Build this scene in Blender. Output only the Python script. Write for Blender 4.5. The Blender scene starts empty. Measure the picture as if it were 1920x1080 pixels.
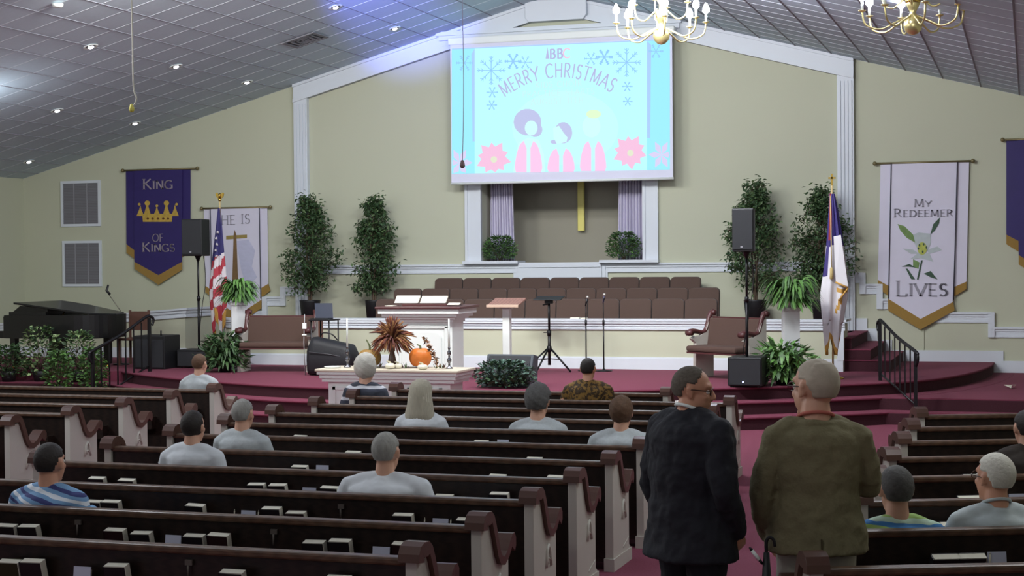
import bpy, bmesh, math, random
from mathutils import Vector, Matrix, Euler
random.seed(7)
PI = math.pi
rad = math.radians
S = bpy.context.scene
COL = S.collection

# ------------------------------------------------------------ camera, world, light, exposure
F_PX, HC = 2990.0, 2.2
YAW, PITCH, ROLL = rad(18.0), rad(-0.977), rad(-0.516)
cam_d = bpy.data.cameras.new('camera'); cam = bpy.data.objects.new('camera', cam_d); COL.objects.link(cam)
CAM_R = Matrix.Rotation(YAW, 3, 'Z') @ Matrix.Rotation(rad(90) + PITCH, 3, 'X') @ Matrix.Rotation(ROLL, 3, 'Z')
cam.matrix_world = Matrix.Translation((0, 0, HC)) @ CAM_R.to_4x4()
cam_d.sensor_width = 36.0; cam_d.lens = F_PX / 1920 * 36
cam_d.clip_start = 0.1; cam_d.clip_end = 200
S.camera = cam
S.view_settings.view_transform = 'Standard'; S.view_settings.look = 'None'
S.view_settings.gamma = 1.0; S.view_settings.use_curve_mapping = False
S.view_settings.exposure = 0.22
try:
    S.cycles.max_bounces = 6; S.cycles.diffuse_bounces = 4; S.cycles.use_denoising = True
    S.cycles.sample_clamp_indirect = 4
except Exception: pass
w = bpy.data.worlds.new('world'); S.world = w; w.use_nodes = True
w.node_tree.nodes['Background'].inputs[0].default_value = (0.8, 0.82, 0.9, 1)
w.node_tree.nodes['Background'].inputs[1].default_value = 0.22

def light(kind, name, loc, energy, color=(1, 1, 1), rot=None, target=None, **kw):
    d = bpy.data.lights.new(name, kind); d.energy = energy; d.color = color
    for k, v in kw.items(): setattr(d, k, v)
    o = bpy.data.objects.new(name, d); COL.objects.link(o); o.location = loc
    if target is not None:
        o.rotation_euler = (Vector(target) - Vector(loc)).to_track_quat('-Z', 'Y').to_euler()
    return o

CX, W, SLOPE, APEX = -7.81, 26.8, 0.268, 6.83     # room axis, front wall distance, roof slope, ridge height
HALF = 10.95
def ceil_z(x): return APEX - SLOPE * abs(x - CX)
# stage wash fixtures high on the ceiling (above the frame) and nave lamps kept dim
for lx, ly, e in ((-10.6, 17.6, 210), (-4.6, 17.6, 270), (-7.6, 17.6, 240)):
    light('AREA', 'stage_light', (lx, ly, ceil_z(lx) - 0.15), e, (1.0, 0.985, 0.94) if lx < -8 else (0.97, 0.98, 1.0), target=(CX + (lx - CX) * 0.9, 23.6, 0.5), shape='RECTANGLE', size=1.6, size_y=0.5)
for lx, ly, e in ((-13, 9, 60), (-3, 4, 70), (-7.8, 7, 70), (0.5, 10, 60)):
    light('POINT', 'nave_light', (lx, ly, ceil_z(lx) - 0.8), e, (1.0, 0.97, 0.93), shadow_soft_size=0.4)
for lx, ly, lz, e in ((-12.5, 10.5, 3.9, 230), (-15.5, 14.0, 3.3, 110), (-1.0, 12.0, 4.2, 110), (-8.0, 11.0, 4.6, 120)):
    light('POINT', 'ceiling_fill', (lx, ly, lz), e, (0.93, 0.96, 1.0), shadow_soft_size=0.3)  # added fill points without fixtures, to brighten the ceiling
for lx in (-9.6, -6.2):
    light('SPOT', 'stage_fill_spot', (lx, 18.6, 5.9), 420, (1.0, 0.98, 0.92), target=(lx, 23.6, 0.6), spot_size=rad(52), spot_blend=0.9, shadow_soft_size=0.25)  # extra spots with no fixture, added to lift the lower stage
light('SPOT', 'projector_spill', (-8.2, 17.0, 5.6), 6500, (0.16, 0.22, 1.0), target=(-9.9, 24.0, 6.5), spot_size=rad(18), spot_blend=0.9, shadow_soft_size=0.1)

# ------------------------------------------------------------ projection of the photograph's pixels
def ray(px, py):
    d = CAM_R @ Vector(((px - 960) / F_PX, -(py - 540) / F_PX, -1.0)); return d
def on_y(px, py, Y):
    d = ray(px, py); t = Y / d.y; return Vector((0, 0, HC)) + d * t
def on_z(px, py, z):
    d = ray(px, py); t = (z - HC) / d.z; return Vector((0, 0, HC)) + d * t
CAM_I = CAM_R.inverted()
def proj(p):
    v = CAM_I @ (Vector(p) - Vector((0, 0, HC)))
    return (960 + F_PX * v.x / -v.z, 540 - F_PX * v.y / -v.z, -v.z)
def X_at(px, Y): return on_y(px, 540, Y).x

# ------------------------------------------------------------ materials
def lin(c):
    return tuple(((v / 255) / 12.92 if v / 255 <= 0.04045 else ((v / 255 + 0.055) / 1.055) ** 2.4) for v in c) + (1,)
MATS = {}
def mat(name, col, rough=0.6, var=0.0, scale=8.0, bump=0.0, metal=0.0, emit=0.0, stretch=None, alpha=None, wave=False, coat=0.0, sheen=0.0, obj_random=0.0):
    if name in MATS: return MATS[name]
    m = bpy.data.materials.new(name); m.use_nodes = True; nt = m.node_tree; N = nt.nodes; L = nt.links
    b = N['Principled BSDF']; c = lin(col)
    b.inputs['Base Color'].default_value = c
    b.inputs['Roughness'].default_value = rough; b.inputs['Metallic'].default_value = metal
    if coat: b.inputs['Coat Weight'].default_value = coat
    if sheen: b.inputs['Sheen Weight'].default_value = sheen
    if emit:
        b.inputs['Emission Color'].default_value = c; b.inputs['Emission Strength'].default_value = emit
    if alpha is not None:
        b.inputs['Alpha'].default_value = alpha
    if var or bump:
        tc = N.new('ShaderNodeTexCoord'); mp = N.new('ShaderNodeMapping'); L.new(tc.outputs['Object'], mp.inputs[0])
        if stretch: mp.inputs['Scale'].default_value = stretch
        if wave:
            nz = N.new('ShaderNodeTexWave'); nz.inputs['Scale'].default_value = scale; nz.inputs['Distortion'].default_value = 6; nz.inputs['Detail'].default_value = 3; nz.inputs['Detail Scale'].default_value = 1.5
        else:
            nz = N.new('ShaderNodeTexNoise'); nz.inputs['Scale'].default_value = scale; nz.inputs['Detail'].default_value = 4
        L.new(mp.outputs[0], nz.inputs['Vector'])
        if var:
            mx = N.new('ShaderNodeMix'); mx.data_type = 'RGBA'
            mx.inputs[6].default_value = tuple(v * (1 - var) for v in c[:3]) + (1,)
            mx.inputs[7].default_value = tuple(min(1, v * (1 + var)) for v in c[:3]) + (1,)
            L.new(nz.outputs['Fac'], mx.inputs[0]); L.new(mx.outputs[2], b.inputs['Base Color'])
            if emit: L.new(mx.outputs[2], b.inputs['Emission Color'])
        if bump:
            bp = N.new('ShaderNodeBump'); bp.inputs['Strength'].default_value = bump; bp.inputs['Distance'].default_value = 0.01
            L.new(nz.outputs['Fac'], bp.inputs['Height']); L.new(bp.outputs[0], b.inputs['Normal'])
    MATS[name] = m; return m

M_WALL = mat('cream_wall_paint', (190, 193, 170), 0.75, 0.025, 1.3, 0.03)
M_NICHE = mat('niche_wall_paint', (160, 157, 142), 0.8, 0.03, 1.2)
M_TRIM = mat('white_trim_paint', (212, 219, 226), 0.45, 0.015, 3)
M_CEIL = mat('ceiling_tile', (190, 205, 216), 0.9, 0.05, 14, 0.15)
M_GAP = mat('ceiling_joint_shadow_grey', (140, 143, 152), 0.8)
M_BAR = mat('ceiling_grid_metal', (204, 212, 220), 0.5, 0.02, 5)
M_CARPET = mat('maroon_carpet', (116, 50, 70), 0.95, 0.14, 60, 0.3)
M_RISER_SHADE = mat('maroon_carpet_riser_shade', (60, 22, 33), 0.95, 0.14, 60, 0.3)  # same carpet as the treads, with the risers' shade put into the colour
M_WOOD = mat('dark_pew_wood', (32, 21, 16), 0.38, 0.35, 3.0, 0.03, stretch=(1, 8, 8), wave=True)
M_RAIL = mat('pew_rail_wood', (90, 66, 50), 0.35, 0.2, 3.0, 0.02, stretch=(1, 8, 8), wave=True)
M_CAP = mat('pew_cap_wood', (84, 56, 46), 0.32, 0.2, 5.0, 0.02)
M_PEWW = mat('pew_white_paint', (198, 194, 184), 0.5, 0.03, 4)
M_SEAT = mat('pew_cushion', (64, 42, 34), 0.9, 0.1, 60, 0.1)
M_CHAIR = mat('choir_chair_fabric', (82, 64, 56), 0.9, 0.08, 80, 0.1, sheen=0.2)
M_CHAIR_E = mat('choir_chair_piping', (60, 44, 38), 0.9)
M_BLACK = mat('black_plastic', (17, 18, 21), 0.5, 0.1, 20)
M_GRILLE = mat('speaker_grille_mesh', (34, 36, 40), 0.7, 0.3, 300, 0.2)
M_METALK = mat('black_metal', (22, 21, 24), 0.4, 0.05, 10, metal=0.3)
M_PIANO = mat('piano_lacquer', (10, 10, 12), 0.35, 0.05, 6, coat=0.15)
M_GOLD = mat('polished_brass', (214, 178, 88), 0.22, 0.06, 8, metal=1.0)
M_GOLDP = mat('gold_paint', (214, 196, 96), 0.35, 0.1, 10, metal=0.25)
M_FRINGE = mat('gold_fringe', (156, 124, 60), 0.8, 0.3, 120, 0.5, stretch=(6, 6, 0.3))
M_PURPLE = mat('purple_satin', (44, 32, 98), 0.55, 0.12, 6, 0.05)
M_SATINW = mat('white_satin', (212, 210, 226), 0.5, 0.04, 5, 0.05)
M_CURTAIN = mat('lilac_white_curtain', (206, 202, 222), 0.7, 0.04, 6)
M_CROSS = mat('niche_cross_gold', (232, 222, 120), 0.4, 0.06, 6)
M_SILVT = mat('silver_lettering', (150, 140, 150), 0.4, 0.1, 30)
M_GREYT = mat('grey_lettering', (146, 144, 156), 0.6, 0.1, 30)
M_CORD = mat('drapery_cord', (58, 60, 74), 0.7)
M_POT = mat('black_pot', (24, 24, 27), 0.5, 0.1, 12)
M_LEAFD = mat('ficus_leaf', (56, 82, 50), 0.55, 0.35, 12)
M_LEAFD2 = mat('ficus_leaf_light', (84, 108, 66), 0.55, 0.3, 12)
M_LEAFM = mat('fern_leaf', (74, 104, 62), 0.55, 0.35, 10)
M_LEAFB = mat('spider_plant_leaf', (98, 142, 72), 0.5, 0.3, 10)
M_LEAFV = mat('variegated_leaf', (150, 176, 120), 0.5, 0.25, 14)
M_IVY = mat('ivy_leaf', (62, 84, 74), 0.55, 0.35, 14)
M_BARK = mat('bark', (84, 70, 56), 0.9, 0.3, 20, 0.3)
M_PAPER = mat('page_paper', (226, 222, 206), 0.8, 0.03, 60)
M_CARD = mat('visitor_card', (200, 204, 222), 0.7, 0.02, 30)
M_HYMNK = mat('hymnal_cover_black', (24, 22, 26), 0.5, 0.15, 40)
M_HYMNM = mat('hymnal_cover_maroon', (40, 16, 20), 0.5, 0.15, 40)
M_HYMNG = mat('hymnal_cover_green', (44, 46, 20), 0.5, 0.15, 40)
M_SKIN = mat('skin', (214, 164, 138), 0.5, 0.07, 25, 0.04)
M_SKIN2 = mat('skin_ruddy', (206, 150, 122), 0.5, 0.08, 25, 0.04)
M_NAVY = mat('navy_suit', (24, 25, 34), 0.85, 0.15, 60, 0.15)
M_TAN = mat('olive_tan_blazer', (122, 115, 86), 0.9, 0.16, 90, 0.25)
M_KHAKI = mat('light_khaki_trousers', (182, 180, 166), 0.85, 0.06, 30, 0.1)
M_GLASS = mat('spectacle_frame', (70, 48, 40), 0.3, metal=0.5)
M_WHITE = mat('white_paint', (230, 236, 232), 0.4, 0.01, 5)
M_DRED = mat('dark_cherry_wood', (78, 40, 40), 0.45, 0.2, 4, coat=0.05)
M_LWOOD = mat('light_wood', (138, 98, 86), 0.5, 0.2, 6, wave=True)

# ------------------------------------------------------------ mesh builder
class MB:
    def __init__(s): s.v = []; s.f = []; s.m = []; s.s = []
    def add(s, vs, fs, mi=0, smooth=False, M=None):
        o = len(s.v)
        s.v += [tuple(M @ Vector(p)) if M is not None else tuple(p) for p in vs]
        for f in fs: s.f.append([o + i for i in f]); s.m.append(mi); s.s.append(smooth)
        return s
    def box(s, a, b, mi=0, M=None):
        (x0, y0, z0), (x1, y1, z1) = a, b
        v = [(x0,y0,z0),(x1,y0,z0),(x1,y1,z0),(x0,y1,z0),(x0,y0,z1),(x1,y0,z1),(x1,y1,z1),(x0,y1,z1)]
        return s.add(v, [(0,3,2,1),(4,5,6,7),(0,1,5,4),(1,2,6,5),(2,3,7,6),(3,0,4,7)], mi, False, M)
    def prism(s, pts, vec, mi=0, M=None, smooth=False):
        n = len(pts); v = [tuple(p) for p in pts] + [tuple(Vector(p) + Vector(vec)) for p in pts]
        f = [tuple(range(n))[::-1], tuple(range(n, 2 * n))]
        s.add(v, f, mi, False, M); o = len(s.v) - 2 * n
        for i in range(n):
            j = (i + 1) % n; s.f.append([o + i, o + j, o + n + j, o + n + i]); s.m.append(mi); s.s.append(smooth)
        return s
    def tube(s, pts, r, seg=8, mi=0, caps=True, M=None, flat=1.0):
        pts = [Vector(p) for p in pts]; n = len(pts)
        rs = r if isinstance(r, (list, tuple)) else [r] * n
        vs = []; up = None
        for i, p in enumerate(pts):
            t = (pts[min(i + 1, n - 1)] - pts[max(i - 1, 0)])
            t = t.normalized() if t.length > 1e-9 else Vector((0, 0, 1))
            if up is None: up = Vector((0, 0, 1)) if abs(t.z) < 0.9 else Vector((1, 0, 0))
            a = t.cross(up)
            if a.length < 1e-6: a = t.cross(Vector((0, 1, 0)))
            a.normalize(); b = a.cross(t).normalized(); up = b
            for k in range(seg):
                q = 2 * PI * k / seg
                vs.append(p + a * math.cos(q) * rs[i] + b * math.sin(q) * rs[i] * flat)
        fs = []
        for i in range(n - 1):
            for k in range(seg):
                l = (k + 1) % seg
                fs.append((i*seg+k, i*seg+l, (i+1)*seg+l, (i+1)*seg+k))
        if caps: fs += [tuple(range(seg))[::-1], tuple((n-1)*seg + k for k in range(seg))]
        return s.add(vs, fs, mi, True, M)
    def lathe(s, prof, c=(0, 0, 0), seg=20, mi=0, sx=1, sy=1, M=None):
        c = Vector(c); vs = []; n = len(prof)
        for r, z in prof:
            for k in range(seg):
                q = 2 * PI * k / seg; vs.append(c + Vector((r * sx * math.cos(q), r * sy * math.sin(q), z)))
        fs = []
        for i in range(n - 1):
            for k in range(seg):
                l = (k + 1) % seg; fs.append((i*seg+k, i*seg+l, (i+1)*seg+l, (i+1)*seg+k))
        fs += [tuple(range(seg))[::-1], tuple((n-1)*seg + k for k in range(seg))]
        return s.add(vs, fs, mi, True, M)
    def ball(s, c, r, seg=14, rings=9, mi=0, M=None, R=None):
        c = Vector(c); r = Vector((r, r, r)) if isinstance(r, (int, float)) else Vector(r); vs = []; fs = []
        def P(a, q):
            p = Vector((r.x * math.sin(a) * math.cos(q), r.y * math.sin(a) * math.sin(q), r.z * math.cos(a)))
            return c + (R @ p if R is not None else p)
        vs.append(P(0, 0))
        for i in range(1, rings):
            for k in range(seg): vs.append(P(PI * i / rings, 2 * PI * k / seg))
        vs.append(P(PI, 0)); e = len(vs) - 1
        for k in range(seg):
            l = (k + 1) % seg; fs.append((0, 1 + k, 1 + l)); fs.append((e, 1 + (rings-2)*seg + l, 1 + (rings-2)*seg + k))
        for i in range(rings - 2):
            for k in range(seg):
                l = (k + 1) % seg; fs.append((1+i*seg+k, 1+(i+1)*seg+k, 1+(i+1)*seg+l, 1+i*seg+l))
        return s.add(vs, fs, mi, True, M)
    def loft(s, secs, seg=20, mi=0, M=None):      # (z, cx, cy, rx, ry)
        vs = []; n = len(secs)
        for z, cx, cy, rx, ry in secs:
            for k in range(seg):
                q = 2 * PI * k / seg; vs.append((cx + rx * math.cos(q), cy + ry * math.sin(q), z))
        fs = []
        for i in range(n - 1):
            for k in range(seg):
                l = (k + 1) % seg; fs.append((i*seg+k, i*seg+l, (i+1)*seg+l, (i+1)*seg+k))
        fs += [tuple(range(seg))[::-1], tuple((n-1)*seg + k for k in range(seg))]
        return s.add(vs, fs, mi, True, M)
    def sheet(s, grid, mi=0, smooth=True, two=None):   # grid[i][j] points
        h, wd = len(grid), len(grid[0]); vs = [p for row in grid for p in row]
        fs = [(i*wd+j, i*wd+j+1, (i+1)*wd+j+1, (i+1)*wd+j) for i in range(h-1) for j in range(wd-1)]
        return s.add(vs, fs, mi, smooth)

def mesh_of(name, mb, mats, off=(0, 0, 0), fix=True):
    me = bpy.data.meshes.new(name); o = Vector(off)
    me.from_pydata([Vector(p) - o for p in mb.v], [], mb.f)
    if not isinstance(mats, (list, tuple)): mats = [mats]
    for m in mats: me.materials.append(m)
    me.polygons.foreach_set('material_index', mb.m); me.polygons.foreach_set('use_smooth', mb.s)
    if fix:
        bm = bmesh.new(); bm.from_mesh(me); bmesh.ops.recalc_face_normals(bm, faces=bm.faces); bm.to_mesh(me); bm.free()
    me.update(); return me

def setp(o, label=None, cat=None, group=None, kind=None):
    if label: o['label'] = label
    if cat: o['category'] = cat
    if group: o['group'] = group
    if kind: o['kind'] = kind
    return o
def root(name, label, cat, loc=(0, 0, 0), rz=0, group=None):
    o = bpy.data.objects.new(name, None); COL.objects.link(o); o.location = loc; o.rotation_euler = (0, 0, rz)
    o.empty_display_size = 0.1
    return setp(o, label, cat, group)
def abs_loc(o):
    v = Vector(o.location)
    while o.parent is not None: o = o.parent; v = v + Vector(o.location)
    return v
def part(parent, name, mb, mats, world=False, bevel=0.0, kind=None, label=None, fix=True, sub=0, solid=0.0):
    off = abs_loc(parent) if world else (0, 0, 0)
    o = bpy.data.objects.new(name, mesh_of(name, mb, mats, off, fix)); COL.objects.link(o); o.parent = parent
    mods(o, bevel, sub, solid)
    return setp(o, label, None, None, kind)
def mods(o, bevel=0.0, sub=0, solid=0.0):
    if solid:
        m = o.modifiers.new('s', 'SOLIDIFY'); m.thickness = solid; m.offset = 0
    if bevel:
        m = o.modifiers.new('b', 'BEVEL'); m.width = bevel; m.segments = 2; m.limit_method = 'ANGLE'
    if sub:
        m = o.modifiers.new('u', 'SUBSURF'); m.levels = sub; m.render_levels = sub
def single(name, mb, mats, label, cat, group=None, kind=None, bevel=0.0, origin=None, sub=0, solid=0.0):
    if origin is None:
        xs = [v[0] for v in mb.v]; ys = [v[1] for v in mb.v]; zs = [v[2] for v in mb.v]
        origin = ((min(xs)+max(xs))/2, (min(ys)+max(ys))/2, min(zs))
    o = bpy.data.objects.new(name, mesh_of(name, mb, mats, origin)); COL.objects.link(o); o.location = origin
    mods(o, bevel, sub, solid)
    return setp(o, label, cat, group, kind)
def struct(name, mb, mats, bevel=0.0, label=None):
    o = bpy.data.objects.new(name, mesh_of(name, mb, mats)); COL.objects.link(o); mods(o, bevel)
    return setp(o, label, None, None, 'structure')
def dup(r, loc, rz=None, label=None, group=None, name=None):
    c = r.copy(); COL.objects.link(c); c.location = loc
    if name: c.name = name
    if rz is not None: c.rotation_euler = (0, 0, rz)
    if label: c['label'] = label
    if group: c['group'] = group
    for ch in list(r.children):
        d = ch.copy(); COL.objects.link(d); d.parent = c
        for g in list(ch.children):
            e = g.copy(); COL.objects.link(e); e.parent = d
    return c
def catmull(P, n=8, closed=False):
    P = [Vector(p) for p in P]; out = []
    for i in range(len(P) - 1):
        a = P[max(i-1, 0)]; b = P[i]; c = P[i+1]; d = P[min(i+2, len(P)-1)]
        for k in range(n):
            t = k / n
            out.append(0.5 * ((2*b) + (c-a)*t + (2*a-5*b+4*c-d)*t*t + (3*b-a-3*c+d)*t**3))
    out.append(P[-1]); return out

# ------------------------------------------------------------ stroke lettering
def arc(cx, cy, rx, ry, a0, a1, n=14):
    return [(cx + rx * math.cos(rad(a0 + (a1 - a0) * i / n)), cy + ry * math.sin(rad(a0 + (a1 - a0) * i / n))) for i in range(n + 1)]
GL = {
 'A': (0.78, [[(0, 0), (0.39, 1)], [(0.39, 1), (0.78, 0)], [(0.14, 0.36), (0.64, 0.36)]]),
 'B': (0.62, [[(0.1, 0), (0.1, 1)], [(0.1, 1), (0.3, 1)] + arc(0.3, 0.76, 0.22, 0.24, 90, -90) + [(0.1, 0.52)], [(0.3, 0.52)] + arc(0.32, 0.26, 0.26, 0.26, 90, -90) + [(0.1, 0)]]),
 'C': (0.78, [arc(0.45, 0.5, 0.42, 0.5, 48, 312, 20)]),
 'D': (0.78, [[(0.1, 0), (0.1, 1)], [(0.1, 1), (0.3, 1)] + arc(0.3, 0.5, 0.44, 0.5, 90, -90, 18) + [(0.1, 0)]]),
 'E': (0.58, [[(0.1, 0), (0.1, 1)], [(0.1, 1), (0.54, 1)], [(0.1, 0.52), (0.46, 0.52)], [(0.1, 0), (0.56, 0)]]),
 'F': (0.54, [[(0.1, 0), (0.1, 1)], [(0.1, 1), (0.54, 1)], [(0.1, 0.52), (0.44, 0.52)]]),
 'G': (0.84, [arc(0.46, 0.5, 0.42, 0.5, 48, 300, 20), [(0.78, 0.05), (0.78, 0.44)], [(0.56, 0.44), (0.84, 0.44)]]),
 'H': (0.78, [[(0.1, 0), (0.1, 1)], [(0.68, 0), (0.68, 1)], [(0.1, 0.52), (0.68, 0.52)]]),
 'I': (0.26, [[(0.13, 0), (0.13, 1)]]),
 'K': (0.72, [[(0.1, 0), (0.1, 1)], [(0.66, 1), (0.12, 0.46)], [(0.24, 0.56), (0.72, 0)]]),
 'L': (0.56, [[(0.1, 0), (0.1, 1)], [(0.1, 0), (0.56, 0), (0.56, 0.14)]]),
 'M': (0.92, [[(0.08, 0), (0.14, 1)], [(0.14, 1), (0.46, 0.1)], [(0.46, 0.1), (0.78, 1)], [(0.78, 1), (0.84, 0)]]),
 'N': (0.8, [[(0.1, 0), (0.1, 1)], [(0.1, 1), (0.7, 0)], [(0.7, 0), (0.7, 1)]]),
 'O': (0.92, [arc(0.46, 0.5, 0.42, 0.5, 0, 360, 24)]),
 'P': (0.6, [[(0.1, 0), (0.1, 1)], [(0.1, 1), (0.3, 1)] + arc(0.3, 0.74, 0.24, 0.26, 90, -90) + [(0.1, 0.48)]]),
 'R': (0.68, [[(0.1, 0), (0.1, 1)], [(0.1, 1), (0.3, 1)] + arc(0.3, 0.74, 0.24, 0.26, 90, -90) + [(0.1, 0.48)], [(0.3, 0.48), (0.66, 0)]]),
 'S': (0.56, [arc(0.29, 0.75, 0.21, 0.25, 35, 250, 14) + arc(0.27, 0.26, 0.24, 0.26, 70, -145, 14)]),
 'T': (0.68, [[(0.34, 0), (0.34, 1)], [(0, 1), (0.68, 1)]]),
 'U': (0.76, [[(0.1, 1), (0.1, 0.35)] + arc(0.38, 0.32, 0.28, 0.32, 180, 360) + [(0.66, 1)]]),
 'V': (0.76, [[(0, 1), (0.38, 0)], [(0.38, 0), (0.76, 1)]]),
 'Y': (0.74, [[(0, 1), (0.37, 0.48)], [(0.74, 1), (0.37, 0.48)], [(0.37, 0.48), (0.37, 0)]]),
 '1': (0.34, [[(0.22, 0), (0.22, 1)], [(0.22, 1), (0.02, 0.94)]]),
 ' ': (0.4, []),
}
def text_width(t, h, gap=0.12, small=0.82):
    return sum((GL[c][0] + gap) * h * (1 if i == 0 or not small else small) for i, c in enumerate(t)) - gap * h
def stroke_text(mb, t, h, origin, U, V, Nn, wd=0.1, gap=0.12, small=None, serif=True, thick=0.004, bend=None, mi=0, each=None):
    """letters laid on the plane (U,V) from the lower left corner; small = size ratio of letters after the first of a word"""
    U, V, Nn, O = Vector(U), Vector(V), Vector(Nn), Vector(origin); x = 0.0; first = True
    for c in t:
        k = h * (1 if (first or not small) else small); first = (c == ' ')
        w_, st = GL[c]
        if each: mb = MB()
        def put(p, q, wid):
            p = Vector(p) * k; q = Vector(q) * k; d = (q - p)
            if d.length < 1e-6: return
            n = Vector((-d.y, d.x)).normalized() * wid * 0.5; e = d.normalized() * wid * 0.12
            cs = [p - n - e, q - n + e, q + n + e, p + n - e]; out = []
            for a in cs:
                uu, vv = a.x + x, a.y
                if bend: uu, vv = bend(uu, vv)
                out.append(O + U * uu + V * vv)
            mb.prism(out, Nn * thick, mi)
        for line in st:
            for i in range(len(line) - 1):
                dx = abs(line[i+1][0] - line[i][0]); dy = abs(line[i+1][1] - line[i][1])
                heavy = dy > dx * 0.5
                put(line[i], line[i+1], h * wd * (1.0 if heavy else 0.62))
            if serif:
                for e in (line[0], line[-1]):
                    if len(line) == 2 and abs(line[0][1] - line[1][1]) > 0.6 and (e[1] < 0.02 or e[1] > 0.98):
                        put((e[0] - 0.11, e[1]), (e[0] + 0.11, e[1]), h * 0.045)
        x += (w_ + gap) * k
        if each and st: each(mb)
    return x
# ============================================================ STRUCTURE
XL, XR = CX - HALF, CX + HALF
mb = MB(); mb.box((XL, 0.3, -0.2), (XR, W, 0.0)); struct('floor', mb, M_CARPET)
# front wall with the baptistry opening
NX0, NX1, NZ0, NZ1, NYB = X_at(905, W), X_at(1207, W), 2.15, 4.95, 28.1
mb = MB()
def wall_poly(pts): mb.prism([(x, W, z) for x, z in pts], (0, 0.25, 0))
wall_poly([(XL, 0), (NX0, 0), (NX0, ceil_z(NX0)), (XL, ceil_z(XL))])
wall_poly([(NX1, 0), (XR, 0), (XR, ceil_z(XR)), (NX1, ceil_z(NX1))])
wall_poly([(NX0, 0), (NX1, 0), (NX1, NZ0), (NX0, NZ0)])
wall_poly([(NX0, NZ1), (NX1, NZ1), (NX1, ceil_z(NX1)), (CX, APEX), (NX0, ceil_z(NX0))])
struct('wall_front', mb, M_WALL)
mb = MB(); mb.box((XL - 0.2, 0.3, 0), (XL, W + 0.25, ceil_z(XL))); struct('wall_left', mb, M_WALL)
mb = MB(); mb.box((XR, 0.3, 0), (XR + 0.2, W + 0.25, ceil_z(XR))); struct('wall_right', mb, M_WALL)
# niche box
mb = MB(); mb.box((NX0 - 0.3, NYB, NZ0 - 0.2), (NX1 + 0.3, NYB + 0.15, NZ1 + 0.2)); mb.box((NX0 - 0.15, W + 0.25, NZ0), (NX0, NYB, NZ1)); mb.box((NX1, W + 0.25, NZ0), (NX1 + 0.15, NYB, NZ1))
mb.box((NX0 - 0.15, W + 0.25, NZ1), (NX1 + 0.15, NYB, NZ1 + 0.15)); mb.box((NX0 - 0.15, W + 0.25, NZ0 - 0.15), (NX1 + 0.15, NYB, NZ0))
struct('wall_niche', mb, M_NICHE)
# sloped roof slabs behind the tiles
mb = MB()
for sx in (-1, 1):
    xe = CX + sx * (HALF + 0.2)
    mb.prism([(CX, 3.0, APEX + 0.06), (xe, 3.0, ceil_z(xe) + 0.06), (xe, 3.0, ceil_z(xe) + 0.2), (CX, 3.0, APEX + 0.22)], (0, W + 0.25 - 3.0, 0))
ceiling = struct('ceiling', mb, M_CEIL)
# tiles: slab pieces in a metal grid, two feet square
T = 0.61; ca = 1 / math.sqrt(1 + SLOPE * SLOPE); NT = int(HALF / (T * ca)) + 1
tmb = MB(); g = 0.008
tmb.prism([(g, g, 0.0), (T - g, g, 0.0), (T - g, T - g, 0.0), (g, T - g, 0.0)], (0, 0, 0.02))
tile_me = mesh_of('ceiling_tile', tmb, M_CEIL)
cand = []; rest = MB(); Y0 = W - 0.0
for sx in (-1, 1):
    ang = -SLOPE if sx > 0 else SLOPE
    R = Matrix.Rotation(math.atan(SLOPE) * (1 if sx > 0 else -1), 4, 'Y')
    for i in range(NT):
        for j in range(int(23.0 / T)):
            s0 = i * T * ca; x0 = CX + (s0 if sx > 0 else -(s0 + T * ca)); y0 = Y0 - (j + 1) * T
            if (x0 > XR - 0.1) or (x0 + T * ca < XL + 0.1): continue
            z0 = ceil_z(x0) if sx < 0 else ceil_z(x0)
            Mx = Matrix.Translation((x0, y0, z0)) @ R
            c = Mx @ Vector((T/2, T/2, 0)); px, py, d = proj(c) if c.y > 1 else (9e9, 0, 1)
            inside = -60 < px < 1980 and -60 < py < 420
            if 1277 < px < 1903 and py > 18: inside = inside and False or inside
            cand.append((0 if inside else 1, d, Mx))
cand.sort(key=lambda c: (c[0], c[1]))
for k, (_, d, Mx) in enumerate(cand):
    if k < 300 and _ == 0:
        o = bpy.data.objects.new('ceiling_tile', tile_me); COL.objects.link(o); o.matrix_world = Mx; o.parent = ceiling
    else:
        rest.add(tmb.v, tmb.f, 0, False, Mx)
part(ceiling, 'ceiling_tile_field', rest, M_CEIL, kind='stuff', fix=False)
bars = MB()
for sx in (-1, 1):
    for i in range(NT + 1):
        x = CX + sx * i * T * ca
        if XL < x < XR: bars.box((x - 0.013, 3.0, ceil_z(x) - 0.006), (x + 0.009, W, ceil_z(x) + 0.012))
    pass
part(ceiling, 'long_grid_bars', bars, M_GAP, kind='stuff'); bars = MB()
for sx in (-1, 1):
    xe = CX + sx * HALF
    for j in range(int(23.0 / T) + 1):
        y = Y0 - j * T
        bars.prism([(CX, y - 0.007, APEX - 0.003), (xe, y - 0.007, ceil_z(xe) - 0.003), (xe, y - 0.007, ceil_z(xe) + 0.012), (CX, y - 0.009, APEX + 0.012)], (0, 0.018, 0))
part(ceiling, 'cross_grid_bars', bars, M_BAR, kind='stuff')

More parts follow.
